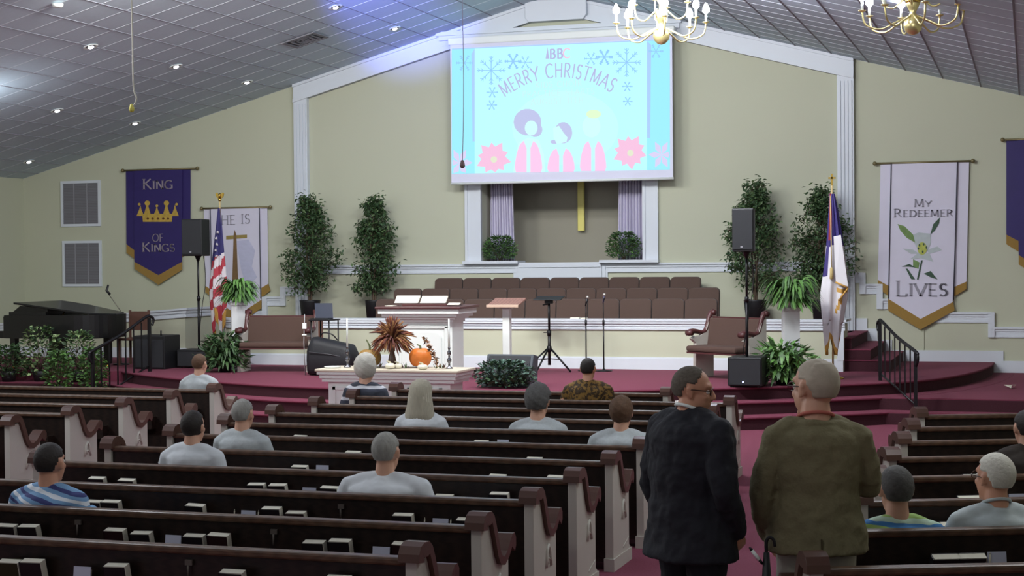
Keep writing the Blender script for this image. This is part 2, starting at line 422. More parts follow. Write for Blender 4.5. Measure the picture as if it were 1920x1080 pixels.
# stage outline
prof = [(0, 19.75), (2, 20.0), (3.85, 20.8), (5.38, 21.75), (6.35, 22.7), (6.93, 24.2), (7.2, 25.8), (7.25, W)]
half = catmull([(x, y, 0) for x, y in prof], 6)
outline = [Vector((-p.x, p.y, 0)) for p in half[::-1]][:-1] + [p.copy() for p in half]
def offset(ol, d):
    out = []
    for i, p in enumerate(ol):
        t = (ol[min(i+1, len(ol)-1)] - ol[max(i-1, 0)]).normalized(); out.append(p + Vector((t.y, -t.x, 0)) * d)
    out[0].y = out[-1].y = W; return out
def slab(z0, z1, off, name, lip=True):
    ol = offset(outline, off) if off else outline
    m = MB(); pts = [(CX + p.x, min(p.y, W), z0) for p in ol]
    n = len(pts); vs = pts + [(x, y, z1) for x, y, z in pts]
    m.add(vs, [tuple(range(n, 2*n))], 0)
    o = len(m.v) - 2*n
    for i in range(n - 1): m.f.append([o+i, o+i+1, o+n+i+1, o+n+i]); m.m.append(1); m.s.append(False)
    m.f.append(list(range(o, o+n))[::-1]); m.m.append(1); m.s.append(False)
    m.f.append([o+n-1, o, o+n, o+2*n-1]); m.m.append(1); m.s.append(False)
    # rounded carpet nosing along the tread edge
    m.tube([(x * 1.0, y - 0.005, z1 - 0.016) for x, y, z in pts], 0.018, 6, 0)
    return struct(name, m, [M_CARPET, M_RISER_SHADE])
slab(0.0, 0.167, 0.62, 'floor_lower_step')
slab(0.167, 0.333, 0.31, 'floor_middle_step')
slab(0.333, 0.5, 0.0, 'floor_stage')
mb = MB()
mb.box((CX + 5.2, 21.76, 0.16), (XR, W, 0.330)); mb.box((CX + 5.2, 21.45, 0), (XR, W, 0.163))
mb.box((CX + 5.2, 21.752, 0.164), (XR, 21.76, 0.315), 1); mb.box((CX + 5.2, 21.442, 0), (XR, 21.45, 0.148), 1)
struct('floor_right_landing', mb, [M_CARPET, M_RISER_SHADE])
mb = MB()
mb.box((XL, 21.76, 0.16), (CX - 5.2, W, 0.330)); mb.box((XL, 21.45, 0), (CX - 5.2, W, 0.163))
mb.box((XL, 22.2, 0.32), (CX - 5.5, W, 0.498))
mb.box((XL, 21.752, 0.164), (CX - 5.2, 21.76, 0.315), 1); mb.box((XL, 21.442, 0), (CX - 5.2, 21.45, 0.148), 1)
struct('floor_left_landing', mb, [M_CARPET, M_RISER_SHADE])
# choir tiers, low wall in front of them, side stairs
LY = 24.1; LX0, LX1 = CX - 5.16, CX + 5.16
mb = MB()
mb.box((LX0 + 0.1, LY + 0.12, 0.5), (LX1 - 0.1, W, 0.67)); mb.box((LX0 + 0.1, 25.2, 0.67), (LX1 - 0.1, W, 0.83)); mb.box((LX0 + 0.1, 25.95, 0.83), (LX1 - 0.1, W, 1.0))
struct('floor_choir_tiers', mb, M_CARPET)
for sx, nm in ((1, 'right'), (-1, 'left')):
    mb = MB()
    for k, (e, z) in enumerate(((5.83, 0.67), (5.54, 0.83), (5.26, 1.0))):
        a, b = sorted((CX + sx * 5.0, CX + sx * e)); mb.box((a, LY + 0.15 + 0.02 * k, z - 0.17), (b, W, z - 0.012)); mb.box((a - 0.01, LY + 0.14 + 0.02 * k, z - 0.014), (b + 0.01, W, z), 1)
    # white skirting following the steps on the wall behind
    struct('floor_%s_stairs' % nm, mb, [M_RISER_SHADE, M_CARPET])
lw = MB(); lw.box((LX0, LY, 0.5), (LX1, LY + 0.12, 1.2)); lw.box((LX1 - 0.12, LY + 0.12, 0.5), (LX1, LY + 0.6, 1.2))
lw.box((LX0, LY + 0.12, 0.5), (LX0 + 0.12, W, 1.2))
struct('wall_choir_screen', lw, M_WALL)
def rail_profile(m, x0, x1, y, ztop, flip=1, h=0.15, proud=0.06):
    """stepped moulding along X in front of plane y, upper edge at ztop"""
    for a, b, p in ((0.0, 0.035, proud), (0.035, 0.075, proud * 0.62), (0.075, h - 0.03, proud * 0.35), (h - 0.03, h, proud * 0.55)):
        m.box((x0, y - p, ztop - b), (x1, y + 0.001, ztop - a))
mb = MB(); mb.box((LX0 - 0.05, LY - 0.07, 1.245), (LX1 + 0.05, LY + 0.2, 1.28)); rail_profile(mb, LX0 - 0.03, LX1 + 0.03, LY, 1.245, h=0.13, proud=0.06)
mb.box((LX1 - 0.2, LY + 0.1, 1.245), (LX1 + 0.05, LY + 0.65, 1.28))
struct('trim_choir_screen_cap', mb, M_TRIM)
mb = MB(); mb.box((LX0, LY - 0.025, 0.5), (LX1, LY, 0.67)); mb.box((LX0, LY - 0.016, 0.67), (LX1, LY, 0.69)); mb.box((LX1 - 0.09, LY - 0.03, 0.67), (LX1 + 0.01, LY, 1.13))
struct('baseboard_choir_screen', mb, M_TRIM)
# chair rail on the front wall, stepping down beside the stairs
PX0, PX1 = X_at(558, W), X_at(602, W) * 0 + (2 * CX - X_at(558, W))
mb = MB(); R0 = X_at(974, W); R1 = X_at(1130, W)
rail_profile(mb, PX0 + 0.2, R0, W, 2.145, h=0.16); rail_profile(mb, R1, PX1 - 0.2, W, 2.145, h=0.16)
mb.box((R0 - 0.06, W - 0.05, 1.4), (R0, W, 2.1)); mb.box((R1, W - 0.05, 1.4), (R1 + 0.06, W, 2.1))
mb.box((R0 - 0.1, W - 0.03, 1.4), (R0 - 0.06, W, 2.04)); mb.box((R1 + 0.06, W - 0.03, 1.4), (R1 + 0.1, W, 2.04))
struct('trim_chair_rail', mb, M_TRIM)
mb = MB(); mb.box((R0, W - 0.09, 1.4), (R1, W, 2.14)); mb.box((R0 + 0.02, W - 0.11, 2.08), (R1 - 0.02, W - 0.085, 2.15)); mb.box((R0 + 0.05, W - 0.11, 1.82), (R1 - 0.05, W - 0.088, 1.87))
struct('trim_baptistry_panel', mb, M_TRIM)
mb = MB(); A, B = X_at(875, W), X_at(1236, W)
mb.box((A - 0.02, W - 0.16, 2.15), (R0 + 0.02, W + 0.3, 2.2)); mb.box((R1 - 0.02, W - 0.16, 2.15), (B + 0.02, W + 0.3, 2.2)); mb.box((R0, W - 0.1, 2.135), (R1, W + 0.3, 2.165))
struct('trim_niche_ledge', mb, M_TRIM)
mb = MB()
for x0, x1 in ((A, NX0), (NX1, B)):
    mb.box((x0, W - 0.05, 2.2), (x1, W, 4.95)); mb.box((x0, W - 0.07, 2.2), (x0 + 0.05, W - 0.04, 4.95)); mb.box((x1 - 0.05, W - 0.07, 2.2), (x1, W - 0.04, 4.95))
mb.box((A, W - 0.06, NZ1), (B, W, 5.25))
struct('trim_niche_casing', mb, M_TRIM)
# wall pilasters and raked frieze
for sx, nm in ((-1, 'left'), (1, 'right')):
    x_out = PX0 if sx < 0 else PX1; e = -sx
    def span(a, b): return sorted((x_out + e * a, x_out + e * b))
    mb = MB(); zt = ceil_z(x_out) - 0.06
    a, b = span(0, 0.27); mb.box((a, W - 0.096, 0.5), (b, W, zt))
    for q in (0.03, 0.09, 0.15, 0.21):
        a, b = span(q, q + 0.035); mb.box((a, W - 0.115, 0.75), (b, W - 0.09, zt - 0.3))
    struct('trim_%s_pilaster' % nm, mb, M_TRIM)
mb = MB()
for sx in (-1, 1):
    x_out = CX + sx * abs(PX0 - CX)
    xi = CX
    for dz0, dz1, p in ((0.0, 0.33, 0.10), (0.27, 0.33, 0.13), (0.0, 0.05, 0.14)):
        mb.prism([(x_out, W - p, ceil_z(x_out) - dz0), (xi, W - p, APEX - dz0), (xi, W - p, APEX - dz1), (x_out, W - p, ceil_z(x_out) - dz1)], (0, p - 0.001, 0))
    xm = CX + sx * 1.75
    mb.box((xm - 0.012, W - 0.15, ceil_z(xm) - 0.36), (xm + 0.012, W - 0.09, ceil_z(xm)))
struct('trim_gable_frieze', mb, M_TRIM)
mb = MB(); hx0, hx1 = X_at(829, W), 2 * CX - X_at(829, W)
mb.box((hx0, W - 0.22, 6.2), (hx1, W, 6.27)); mb.box((hx0 + 0.04, W - 0.17, 6.12), (hx1 - 0.04, W, 6.2)); mb.box((hx0 + 0.08, W - 0.12, 6.03), (hx1 - 0.08, W, 6.12))
struct('trim_pediment_cornice', mb, M_TRIM)
mb = MB(); k0, k1 = X_at(995, W), 2 * CX - X_at(995, W)
mb.prism([(k0 + 0.06, W - 0.2, 6.36), (k1 - 0.06, W - 0.2, 6.36), (k1, W - 0.2, 6.44), (k1, W - 0.2, 6.72), (k0, W - 0.2, 6.72), (k0, W - 0.2, 6.44)], (0, 0.19, 0))
struct('trim_keystone', mb, M_TRIM, bevel=0.008)
# stepped wall mouldings either side
def wall_rail(segs, name, base=None):
    m = MB(); prev = None
    for p0, p1, py in segs:
        a = on_y(p0, py, W); b = on_y(p1, py, W); z = (a.z + b.z) / 2
        rail_profile(m, a.x, b.x, W, z, h=0.17)
        if prev is not None:
            zl, zh = sorted((prev, z)); m.box((a.x - 0.052, W - 0.057, zl - 0.168), (a.x + 0.048, W, zh - 0.003))
        prev = z
    struct(name, m, M_TRIM)
wall_rail([(350, 470, 581), (470, 498, 583), (498, 532, 556), (532, 560, 537)], 'trim_left_stair_rail')
wall_rail([(1603, 1618, 511), (1618, 1650, 532), (1650, 1720, 560), (1720, 1859, 585), (1859, 2030, 613)], 'trim_right_stair_rail')
mb = MB()
for p0, p1, z0, z1 in ((1605, 1626, 0.8, 1.2), (1626, 1645, 0.65, 1.03), (1645, 1672, 0.5, 0.85), (1672, 1881, 0.45, 0.68)):
    a, b = X_at(p0, W), X_at(p1, W); mb.box((a, W - 0.03, z0), (b, W, z1))
mb.box((X_at(1858, W), W - 0.034, 0.333), (XR, W, 0.52)); 
struct('baseboard_front_right', mb, M_TRIM)
mb = MB(); mb.box((X_at(345, W), W - 0.03, 0.5), (LX0, W, 0.68))
mb.box((XL, W - 0.03, 0.5), (X_at(345, W), W, 0.68))
struct('baseboard_front_left', mb, M_TRIM)
# sloped half wall of the left ramp
HY = 25.5; hw = MB()
a = on_y(347, 577, HY); b = on_y(0, 606, HY); sl = (a.z - b.z) / (a.x - b.x); x0 = XL; z0 = a.z + sl * (x0 - a.x)
hw.prism([(a.x, HY, 0.5), (a.x, HY, a.z - 0.03), (x0, HY, z0 - 0.03), (x0, HY, 0.5)], (0, 0.13, 0)); hw.box((a.x - 0.13, HY + 0.131, 0.5), (a.x - 0.002, W, a.z - 0.03))
struct('wall_ramp', hw, M_WALL)
mb = MB()
for d0, d1, p in ((0.0, 0.035, 0.08), (0.035, 0.09, 0.05), (0.09, 0.17, 0.025), (0.14, 0.17, 0.04)):
    mb.prism([(a.x + p, HY - p, a.z - d0), (x0, HY - p, z0 - d0), (x0, HY - p, z0 - d1), (a.x + p, HY - p, a.z - d1)], (0, p + (0.2 if d0 == 0 else -0.002), 0))
    mb.box((a.x + 0.001, HY - p + 0.002, a.z - d1 - 0.002), (a.x + p - 0.002, W, a.z - d0 - 0.002))
struct('trim_ramp_cap', mb, M_TRIM)
mb = MB(); mb.box((x0, HY - 0.03, 0.5), (a.x + 0.03, HY, 0.68)); struct('baseboard_ramp', mb, M_TRIM)

# ============================================================ WALL AND CEILING THINGS
# projector screen
SY = 26.42
tl, br = on_y(844, 84, SY), on_y(1262, 334, SY); sx0, sx1, sz0, sz1 = tl.x, br.x, 3.565, 6.0
scr = root('projector_screen', 'large lit projector screen with white border above the choir niche', 'screen', ((sx0+sx1)/2, SY, sz0))
mb = MB(); mb.box((sx0, SY, sz0), (sx1, SY + 0.015, sz1)); part(scr, 'screen_sheet', mb, mat('screen_fabric', (218, 220, 238), 0.6, 0.01, 3), world=True)
mb = MB(); mb.box((sx0 - 0.04, SY - 0.02, sz1), (sx1 + 0.04, SY + 0.14, sz1 + 0.13)); part(scr, 'roller_housing', mb, M_WHITE, world=True, bevel=0.02)
for xb in (sx0 + 0.3, sx1 - 0.3):
    mb = MB(); mb.box((xb - 0.03, SY + 0.1, sz1 + 0.03), (xb + 0.03, W - 0.17, sz1 + 0.1)); part(scr, 'wall_bracket', mb, M_WHITE, world=True)
mb = MB(); mb.tube([(sx0 - 0.01, SY, sz0), (sx1 + 0.01, SY, sz0)], 0.022, 8); part(scr, 'weight_bar', mb, M_WHITE, world=True)
IY = SY - 0.004
def scr_pt(px, py, lay): return on_y(px, py, IY - 0.0015 * lay)
def emat(name, c, e=0.9): 
    m = bpy.data.materials.new(name); m.use_nodes = True; b_ = m.node_tree.nodes['Principled BSDF']
    b_.inputs['Base Color'].default_value = (0.05, 0.05, 0.05, 1); b_.inputs['Emission Color'].default_value = lin(c); b_.inputs['Emission Strength'].default_value = e; b_.inputs['Roughness'].default_value = 1
    return m
def scr_poly(m, pts, lay, mi=0):
    P = [scr_pt(px, py, lay) for px, py in pts]; m.prism(P, (0, 0.001, 0), mi)
E_SIDE = emat('projected_sky_blue', (150, 232, 252)); E_MID = emat('projected_pale_aqua', (182, 252, 254)); E_HALO = emat('projected_halo', (190, 253, 251))
E_FLAKE = emat('projected_snowflake', (140, 196, 244)); E_HAIR = emat('projected_hair', (184, 190, 228)); E_FACE = emat('projected_face', (200, 252, 244)); E_ROBE = emat('projected_robe', (246, 196, 232))
E_PETAL = emat('projected_petal', (240, 188, 220)); E_PETAL2 = emat('projected_petal_soft', (212, 204, 238)); E_TXT = emat('projected_lettering', (176, 178, 222)); E_FNT = emat('projected_faint_lettering', (196, 232, 236)); E_LAV = emat('projected_lavender', (164, 200, 252)); E_WHT = emat('projected_white', (226, 254, 254)); E_PINKC = emat('projected_flower_center', (222, 226, 200))
def tilt(px, py): return py      # perspective is taken care of by the plane
mb = MB(); q = lambda x: 93 - (x - 847) * 18 / 409; qb = lambda x: 326 - (x - 847) * 8 / 409
scr_poly(mb, [(847, q(847)), (890, q(890)), (890, qb(890)), (847, qb(847))], 1); part(scr, 'image_side_band', mb, E_SIDE, world=True); mb = MB(); scr_poly(mb, [(1213, q(1213)), (1256, q(1256)), (1256, qb(1256)), (1213, qb(1213))], 1)
part(scr, 'image_side_band', mb, E_SIDE, world=True)
mb = MB(); scr_poly(mb, [(884, q(884)+10), (890, q(890)), (890, qb(890)-60), (886, qb(886)-60)], 2); part(scr, 'image_shadow_band', mb, E_LAV, world=True); mb = MB(); scr_poly(mb, [(1213, q(1213)), (1221, q(1221)+8), (1219, qb(1213)-60), (1213, qb(1213)-60)], 2); part(scr, 'image_shadow_band', mb, E_LAV, world=True); mb = MB()
scr_poly(mb, [(847, q(847) - 2), (1256, q(1256) - 2), (1256, q(1256)), (847, q(847))], 1)
part(scr, 'image_shadow_band', mb, E_LAV, world=True)
mb = MB(); scr_poly(mb, [(890, q(890)), (1213, q(1213)), (1213, qb(1213)), (890, qb(890))], 1); part(scr, 'image_picture', mb, E_MID, world=True)
mb = MB(); scr_poly(mb, [(1060 + 105 * math.cos(t * PI / 14), 262 - 82 * math.sin(t * PI / 14)) for t in range(15)] + [(960, 321), (1160, 317)][::1], 2) if False else scr_poly(mb, [(1060 + 100 * math.cos(t * PI / 12), 240 - 70 * math.sin(t * PI / 12)) for t in range(24)], 2)
part(scr, 'image_glow', mb, E_HALO, world=True)
mb = MB()
def flake(cx, cy, r, arms=8, wd=1.6, lay=3, th=0.0):
    mb = MB()
    for k in range(arms):
        a = 2 * PI * k / arms + th; c, s_ = math.cos(a), math.sin(a)
        def st(p, q_, w2):
            dx, dy = q_[0]-p[0], q_[1]-p[1]; l = math.hypot(dx, dy); nx, ny = -dy/l*w2/2, dx/l*w2/2
            scr_poly(mb, [(p[0]-nx, p[1]-ny), (q_[0]-nx, q_[1]-ny), (q_[0]+nx, q_[1]+ny), (p[0]+nx, p[1]+ny)], lay)
        st((cx, cy), (cx + c*r, cy + s_*r), wd)
        for f in (0.55, 0.78):
            for d in (-0.7, 0.7):
                st((cx + c*r*f, cy + s_*r*f), (cx + c*r*f + math.cos(a+d)*r*0.22, cy + s_*r*f + math.sin(a+d)*r*0.22), wd * 0.8)
    part(scr, 'image_snowflake', mb, E_FLAKE, world=True)
flake(921, 132, 27); flake(1175, 117, 27); flake(962, 115, 16, 6, 2.6); flake(1133, 107, 16, 6, 2.6); flake(985, 117, 13, 6, 1.2); flake(1108, 110, 13, 6, 1.2)
for fx, fy, fr in ((923, 173, 11), (922, 197, 10), (1176, 162, 10), (1177, 190, 9), (871, 118, 16), (1230, 96, 14)): flake(fx, fy, fr, 6, 1.3)
U = Vector((1, 0, 0)); V = Vector((0, 0, 1)); Nn = (0, -0.001, 0)
def arch(cx, cy, R, arc_len, t, h, gap):
    tw = text_width(t, h, gap, None); O = scr_pt(cx, cy, 3); k_ = arc_len / tw
    def bend(u, v):
        a = rad(90) + (tw / 2 - u) * k_ / R
        return (R + v) * math.cos(a) * 1.0, (R + v) * math.sin(a)
    stroke_text(None, t, h, O, U, V, Nn, 0.13, gap, None, False, 0.001, bend, each=lambda m_: part(scr, 'image_headline_letter', m_, E_TXT, world=True))
arch(1046, 326, 1.66, 2.02, 'MERRY CHRISTMAS', 0.24, 0.16)
for t, px, py in (('KIDS CHOIR', 1004, 165), ('PRACTICE STARTS', 980, 182), ('AUGUST 11TH', 996, 197)):
    stroke_text(None, t, 0.10, scr_pt(px, py, 3), U, V, Nn, 0.11, 0.24, None, False, 0.001, each=lambda m_: part(scr, 'image_small_letter', m_, E_FNT, world=True))
stroke_text(None, 'BB', 0.16, scr_pt(1031, 110, 3), U, V, Nn, 0.2, 0.2, None, True, 0.001, each=lambda m_: part(scr, 'image_emblem_letter', m_, E_TXT, world=True))
stroke_text(None, 'C', 0.16, scr_pt(1056, 109, 3), U, V, Nn, 0.16, 0.1, None, True, 0.001, each=lambda m_: part(scr, 'image_emblem_letter', m_, E_PETAL, world=True))
mb = MB(); scr_poly(mb, [(1023, 110), (1030, 110), (1028, 98), (1026.5, 88), (1025, 98)], 3)
part(scr, 'image_emblem_steeple', mb, E_TXT, world=True)
def oval(cx, cy, rx, ry, a0=0, a1=360, n=18): return [(cx + rx*math.cos(rad(a0+(a1-a0)*k/n)), cy + ry*math.sin(rad(a0+(a1-a0)*k/n))) for k in range(n)]
mb = MB()   # hair of the two dark haired singers
scr_poly(mb, oval(989, 229, 26, 25), 3); scr_poly(mb, oval(1003, 243, 14, 14), 3); part(scr, 'image_hair', mb, E_HAIR, world=True); mb = MB()
scr_poly(mb, oval(1056, 249, 17, 20), 3); scr_poly(mb, oval(1040, 266, 8, 4), 3)
part(scr, 'image_hair', mb, E_HAIR, world=True)
mb = MB()
scr_poly(mb, oval(996, 240, 12, 14), 4); part(scr, 'image_face', mb, E_FACE, world=True); mb = MB(); scr_poly(mb, [(1037, 240), (1048, 236), (1056, 248), (1064, 258), (1062, 266), (1044, 270), (1038, 258)], 4); part(scr, 'image_face', mb, E_FACE, world=True); mb = MB(); scr_poly(mb, oval(1109, 237, 17, 21), 3); part(scr, 'image_face', mb, E_FACE, world=True); mb = MB()
scr_poly(mb, [(972, 268), (990, 258), (1010, 262), (1020, 290), (1022, 322), (962, 323)], 3)
part(scr, 'image_collar', mb, E_FACE, world=True)
mb = MB(); scr_poly(mb, oval(1113, 214, 14, 8), 4); part(scr, 'image_blond_hair', mb, emat('projected_blond', (218, 250, 200)), world=True)
for cx, y0, wd in ((991, 264, 26), (1052, 278, 26), (1112, 264, 25)):
    yb = qb(cx); mb = MB()
    for s_ in (-1, 1):
        P = [(cx + s_ * 3.5, yb), (cx + s_ * 3.5, y0 + 14)]
        for u in range(9): t_ = u / 8; P.append((cx + s_ * (9 + (wd - 9) * math.sin(t_ * PI / 2) ** 0.6 - (2.5 if u == 8 else 0)), y0 + (yb - y0) * t_ ** 1.1))
        scr_poly(mb, P, 5)
    part(scr, 'image_robe', mb, E_ROBE, world=True)
for cx, cy in ((925, 297), (1181, 285)):
    mb = MB(); mb2 = MB()
    for k in range(10):
        a = 2*PI*k/10 + 0.2; r = 34 if k % 2 == 0 else 30; wv = 10.5
        c, s_ = math.cos(a), math.sin(a)
        P = [(cx, cy), (cx + c*r*0.5 - s_*wv, cy + s_*r*0.5 + c*wv), (cx + c*r, cy + s_*r), (cx + c*r*0.5 + s_*wv, cy + s_*r*0.5 - c*wv)]
        P = [(min(max(x, 891), 1212), min(y, qb(x) - 1)) for x, y in P]
        scr_poly(mb, P, 6 + (k % 3))
    scr_poly(mb2, oval(cx + 1, cy + 2, 6, 6), 10)
    part(scr, 'image_poinsettia', mb, E_PETAL, world=True); part(scr, 'image_flower_center', mb2, E_PINKC, world=True)
for cx, cy in ((862, 305), (1240, 290)):
    mb3 = MB()
    for k in range(6):
        a = 2*PI*k/6; P = [(cx, cy), (cx + math.cos(a-0.4)*14, cy + math.sin(a-0.4)*16), (cx + math.cos(a)*24, cy + math.sin(a)*28), (cx + math.cos(a+0.4)*14, cy + math.sin(a+0.4)*16)]
        P = [(min(max(x, 848), 889) if cx < 1000 else min(max(x, 1214), 1255), min(y, qb(x) - 1)) for x, y in P]; scr_poly(mb3, P, 3 + k % 3)
    part(scr, 'image_soft_poinsettia', mb3, E_PETAL2, world=True)

# niche cross and curtains
cr = on_y(1084, 433, NYB - 0.12); cr2 = on_y(1096, 433, NYB - 0.12); cxm = (cr.x + cr2.x) / 2
c = root('wall_cross', 'tall gold cross hanging on the niche back wall below the screen', 'cross', (cxm, NYB - 0.12, cr.z))
mb = MB(); mb.box((cxm - 0.06, NYB - 0.15, cr.z), (cxm + 0.06, NYB - 0.08, cr.z + 1.75)); part(c, 'upright', mb, M_CROSS, world=True, bevel=0.008)
mb = MB(); mb.box((cxm - 0.42, NYB - 0.15, cr.z + 1.18), (cxm + 0.42, NYB - 0.08, cr.z + 1.3)); part(c, 'crossbar', mb, M_CROSS, world=True, bevel=0.008)
mb = MB(); mb.box((cxm - 0.02, NYB - 0.08, cr.z + 0.3), (cxm + 0.02, NYB, cr.z + 0.34)); mb.box((cxm - 0.02, NYB - 0.08, cr.z + 1.5), (cxm + 0.02, NYB, cr.z + 1.54)); part(c, 'standoff', mb, M_METALK, world=True)
def curtain(x0, x1, xin, y, z0, z1, label, left=True):
    n = 70; rows = 14; gr = []
    for i in range(rows + 1):
        t = i / rows; z = z1 + (z0 - z1) * t; row = []
        xa, xb = (x0, x1 + (xin - x1) * t) if left else (x0 + (xin - x0) * t, x1)
        for j in range(n + 1):
            u = j / n; row.append((xa + (xb - xa) * u, y + 0.045 * math.sin(u * 2 * PI * 9 + math.sin(i * 0.4) * 0.3) + 0.015 * math.sin(u * 41), z))
        gr.append(row)
    m = MB(); m.sheet(gr)
    r = root('niche_curtain', label, 'curtain', ((x0+x1)/2, y, z0), group='curtains of the choir niche')
    part(r, 'drape', m, M_CURTAIN, world=True, solid=0.01)
    m = MB(); m.tube([(x0, y, z1 + 0.03), (x1, y, z1 + 0.03)], 0.018, 8); part(r, 'curtain_rod', m, M_WHITE, world=True)
curtain(NX0 + 0.03, X_at(953, W + 0.15), X_at(959, W + 0.15), W + 0.38, NZ0 + 0.05, NZ1 - 0.12, 'pale lilac pleated curtain at the left side of the niche behind a fern')
curtain(X_at(1158, W + 0.15), NX1 - 0.03, X_at(1154, W + 0.15), W + 0.38, NZ0 + 0.05, NZ1 - 0.12, 'pale lilac pleated curtain at the right side of the niche behind a fern', False)

# wall grilles at left
for (x0, y0, x1, y1), wh in (((115, 338, 190, 424), 'upper'), ((118, 450, 192, 537), 'lower')):
    a, b = on_y(x0, y0, W), on_y(x1, y1, W); z1, z0 = a.z - 0.02, b.z
    g_ = root('wall_grille', 'grey slatted square wall grille in white frame, %s of the two' % wh, 'grille', ((a.x+b.x)/2, W, z0), group='square wall grilles at the left')
    m = MB(); f = 0.05
    for q in (((a.x, z0), (b.x, z0 + f)), ((a.x, z1 - f), (b.x, z1)), ((a.x, z0 + f), (a.x + f, z1 - f)), ((b.x - f, z0 + f), (b.x, z1 - f))): m.box((q[0][0], W - 0.035, q[0][1]), (q[1][0], W, q[1][1]))
    part(g_, 'grille_frame', m, M_TRIM, world=True)
    m = MB(); m.box((a.x + f, W - 0.012, z0 + f), (b.x - f, W, z1 - f)); part(g_, 'backing', m, mat('grille_grey', (112, 112, 116), 0.7), world=True)
    sl_ = MB(); nS = 12; pitch = (z1 - z0 - 2*f) / 26
    for k in range(26): sl_.box((a.x + f, W - 0.022, z0 + f + pitch * (k + 0.15)), (b.x - f, W - 0.012, z0 + f + pitch * (k + 0.75)))
    part(g_, 'louvres', sl_, mat('grille_slat_grey', (124, 124, 130), 0.6, 0.03, 10), world=True, kind='stuff')
    for fr in (0.33, 0.66):
        m = MB(); x = a.x + (b.x - a.x) * fr; m.box((x - 0.008, W - 0.026, z0 + f), (x + 0.008, W - 0.01, z1 - f)); part(g_, 'mullion', m, mat('grille_mullion', (150, 150, 156), 0.6), world=True)

# banners -----------------------------------------------------
def px_poly(m, pts, Y, th=0.004, mi=0):
    m.prism([on_y(x, y, Y) for x, y in pts], (0, th, 0), mi)
def banner(name, label, rod, left, mid, right, fl, fm, fr, mcloth, Y=W - 0.09):
    a, b = on_y(rod[0], rod[1], Y), on_y(rod[2], rod[3], Y); z = (a.z + b.z) / 2
    r = root(name, label, 'banner', ((a.x+b.x)/2, W - 0.06, z))
    m = MB(); m.tube([(a.x, W - 0.07, z), (b.x, W - 0.07, z)], 0.016, 8)
    for e in (a.x, b.x): m.ball((e, W - 0.07, z), 0.035, 10, 8)
    part(r, 'hanging_rod', m, mat('antique_brass', (128, 118, 84), 0.4, metal=0.5), world=True)
    for pts, y_, nm in ((left, Y + 0.045, 'side_panel'), (right, Y + 0.045, 'side_panel'), (mid, Y + 0.02, 'center_panel')):
        if pts: m = MB(); px_poly(m, pts, y_, 0.006); part(r, nm, m, mcloth, world=True)
    for pts, y_ in ((fl, Y + 0.04), (fr, Y + 0.04), (fm, Y + 0.014)):
        if pts: m = MB(); px_poly(m, pts, y_, 0.01); part(r, 'fringe', m, M_FRINGE, world=True)
    return r
def letters(r, items, Y, mtl, wd=0.1):
    for t, px, py, hpx, wpx in items:
        sm = None if t in ('HE', 'IS', 'OF') else 0.8
        a = on_y(px, py, Y); hh = (on_y(px, py - hpx, Y) - a).z; full = (on_y(px + wpx, py, Y) - a).x
        m = MB(); n0 = text_width(t, hh, 0.12, sm); sc = full / n0
        stroke_text(m, t, hh, a, (sc, 0, 0), (0, 0, 1), (0, -1, 0), wd, 0.12, sm, True, 0.004)
        part(r, 'lettering', m, mtl, world=True)
kb = banner('hanging_banner', 'purple satin banner reading King of Kings over a gold crown, gold pointed hem', (229, 319, 369, 316),
  [(236, 318), (253, 318), (253, 474), (237, 460)], [(251, 318), (342, 317), (341, 493), (297, 517), (252, 493)], [(340, 317), (357, 317), (357, 452), (341, 470)],
  [(237, 458), (253, 470), (253, 486), (237, 474)], [(252, 491), (297, 516), (341, 491), (341, 506), (297, 534), (252, 504)], [(341, 468), (357, 452), (357, 468), (341, 482)], M_PURPLE)
BY = W - 0.078
letters(kb, [('KING', 268, 355, 19, 55), ('OF', 286, 453, 14, 20), ('KINGS', 267, 472, 17, 60)], BY, M_SILVT, 0.13)
m = MB()
crown = [(268, 415), (322, 415), (322, 405), (326, 398), (332, 383), (325, 390), (320, 392), (316, 378), (311, 392), (304, 394), (294, 384), (290, 394), (282, 393), (276, 379), (272, 392), (266, 390), (259, 382), (264, 398), (268, 406)]
px_poly(m, [(268, 416), (322, 416), (323, 404), (267, 404)], BY, 0.006)
for cx_, t_ in ((263, 385), (276, 379), (294, 386), (312, 379), (328, 384)):
    px_poly(m, [(cx_ - 7, 405), (cx_ + 7, 405), (cx_ + 2 + (cx_ - 295) * 0.0, t_ + 8), (cx_, t_), (cx_ - 2, t_ + 8)], BY - 0.001, 0.006)
for bx, by_ in ((276, 381), (312, 381)):
    px_poly(m, oval(bx, by_, 5, 5, n=10), BY - 0.002, 0.006)
for bx, by_ in ((261, 383), (331, 383), (294, 386)): px_poly(m, oval(bx, by_, 2.6, 2.6, n=8), BY - 0.002, 0.006)
px_poly(m, [(266, 401), (324, 401), (324, 404), (266, 404)], BY - 0.004, 0.006)
part(kb, 'crown_emblem', m, mat('crown_gold', (190, 160, 70), 0.5, 0.35, 16), world=True)
m = MB()
for gx in (277, 286, 296, 306, 315): px_poly(m, oval(gx, 410, 2.4, 2.0, n=8), BY - 0.004, 0.006)
part(kb, 'crown_jewels', m, mat('crown_jewel_brown', (96, 56, 26), 0.4), world=True)
hb = banner('hanging_banner', 'white satin banner reading He is, gold cross with draped cloth, behind the pedestal fern', (377, 392, 506, 387),
  [(382, 392), (396, 392), (400, 548), (385, 538)], [(394, 392), (488, 389), (490, 566), (447, 592), (398, 566)], [(486, 389), (501, 389), (503, 534), (488, 543)],
  [(385, 536), (400, 546), (400, 560), (385, 548)], [(398, 562), (447, 590), (490, 562), (490, 578), (447, 607), (398, 578)], [(488, 541), (503, 532), (507, 545), (490, 558)], M_SATINW)
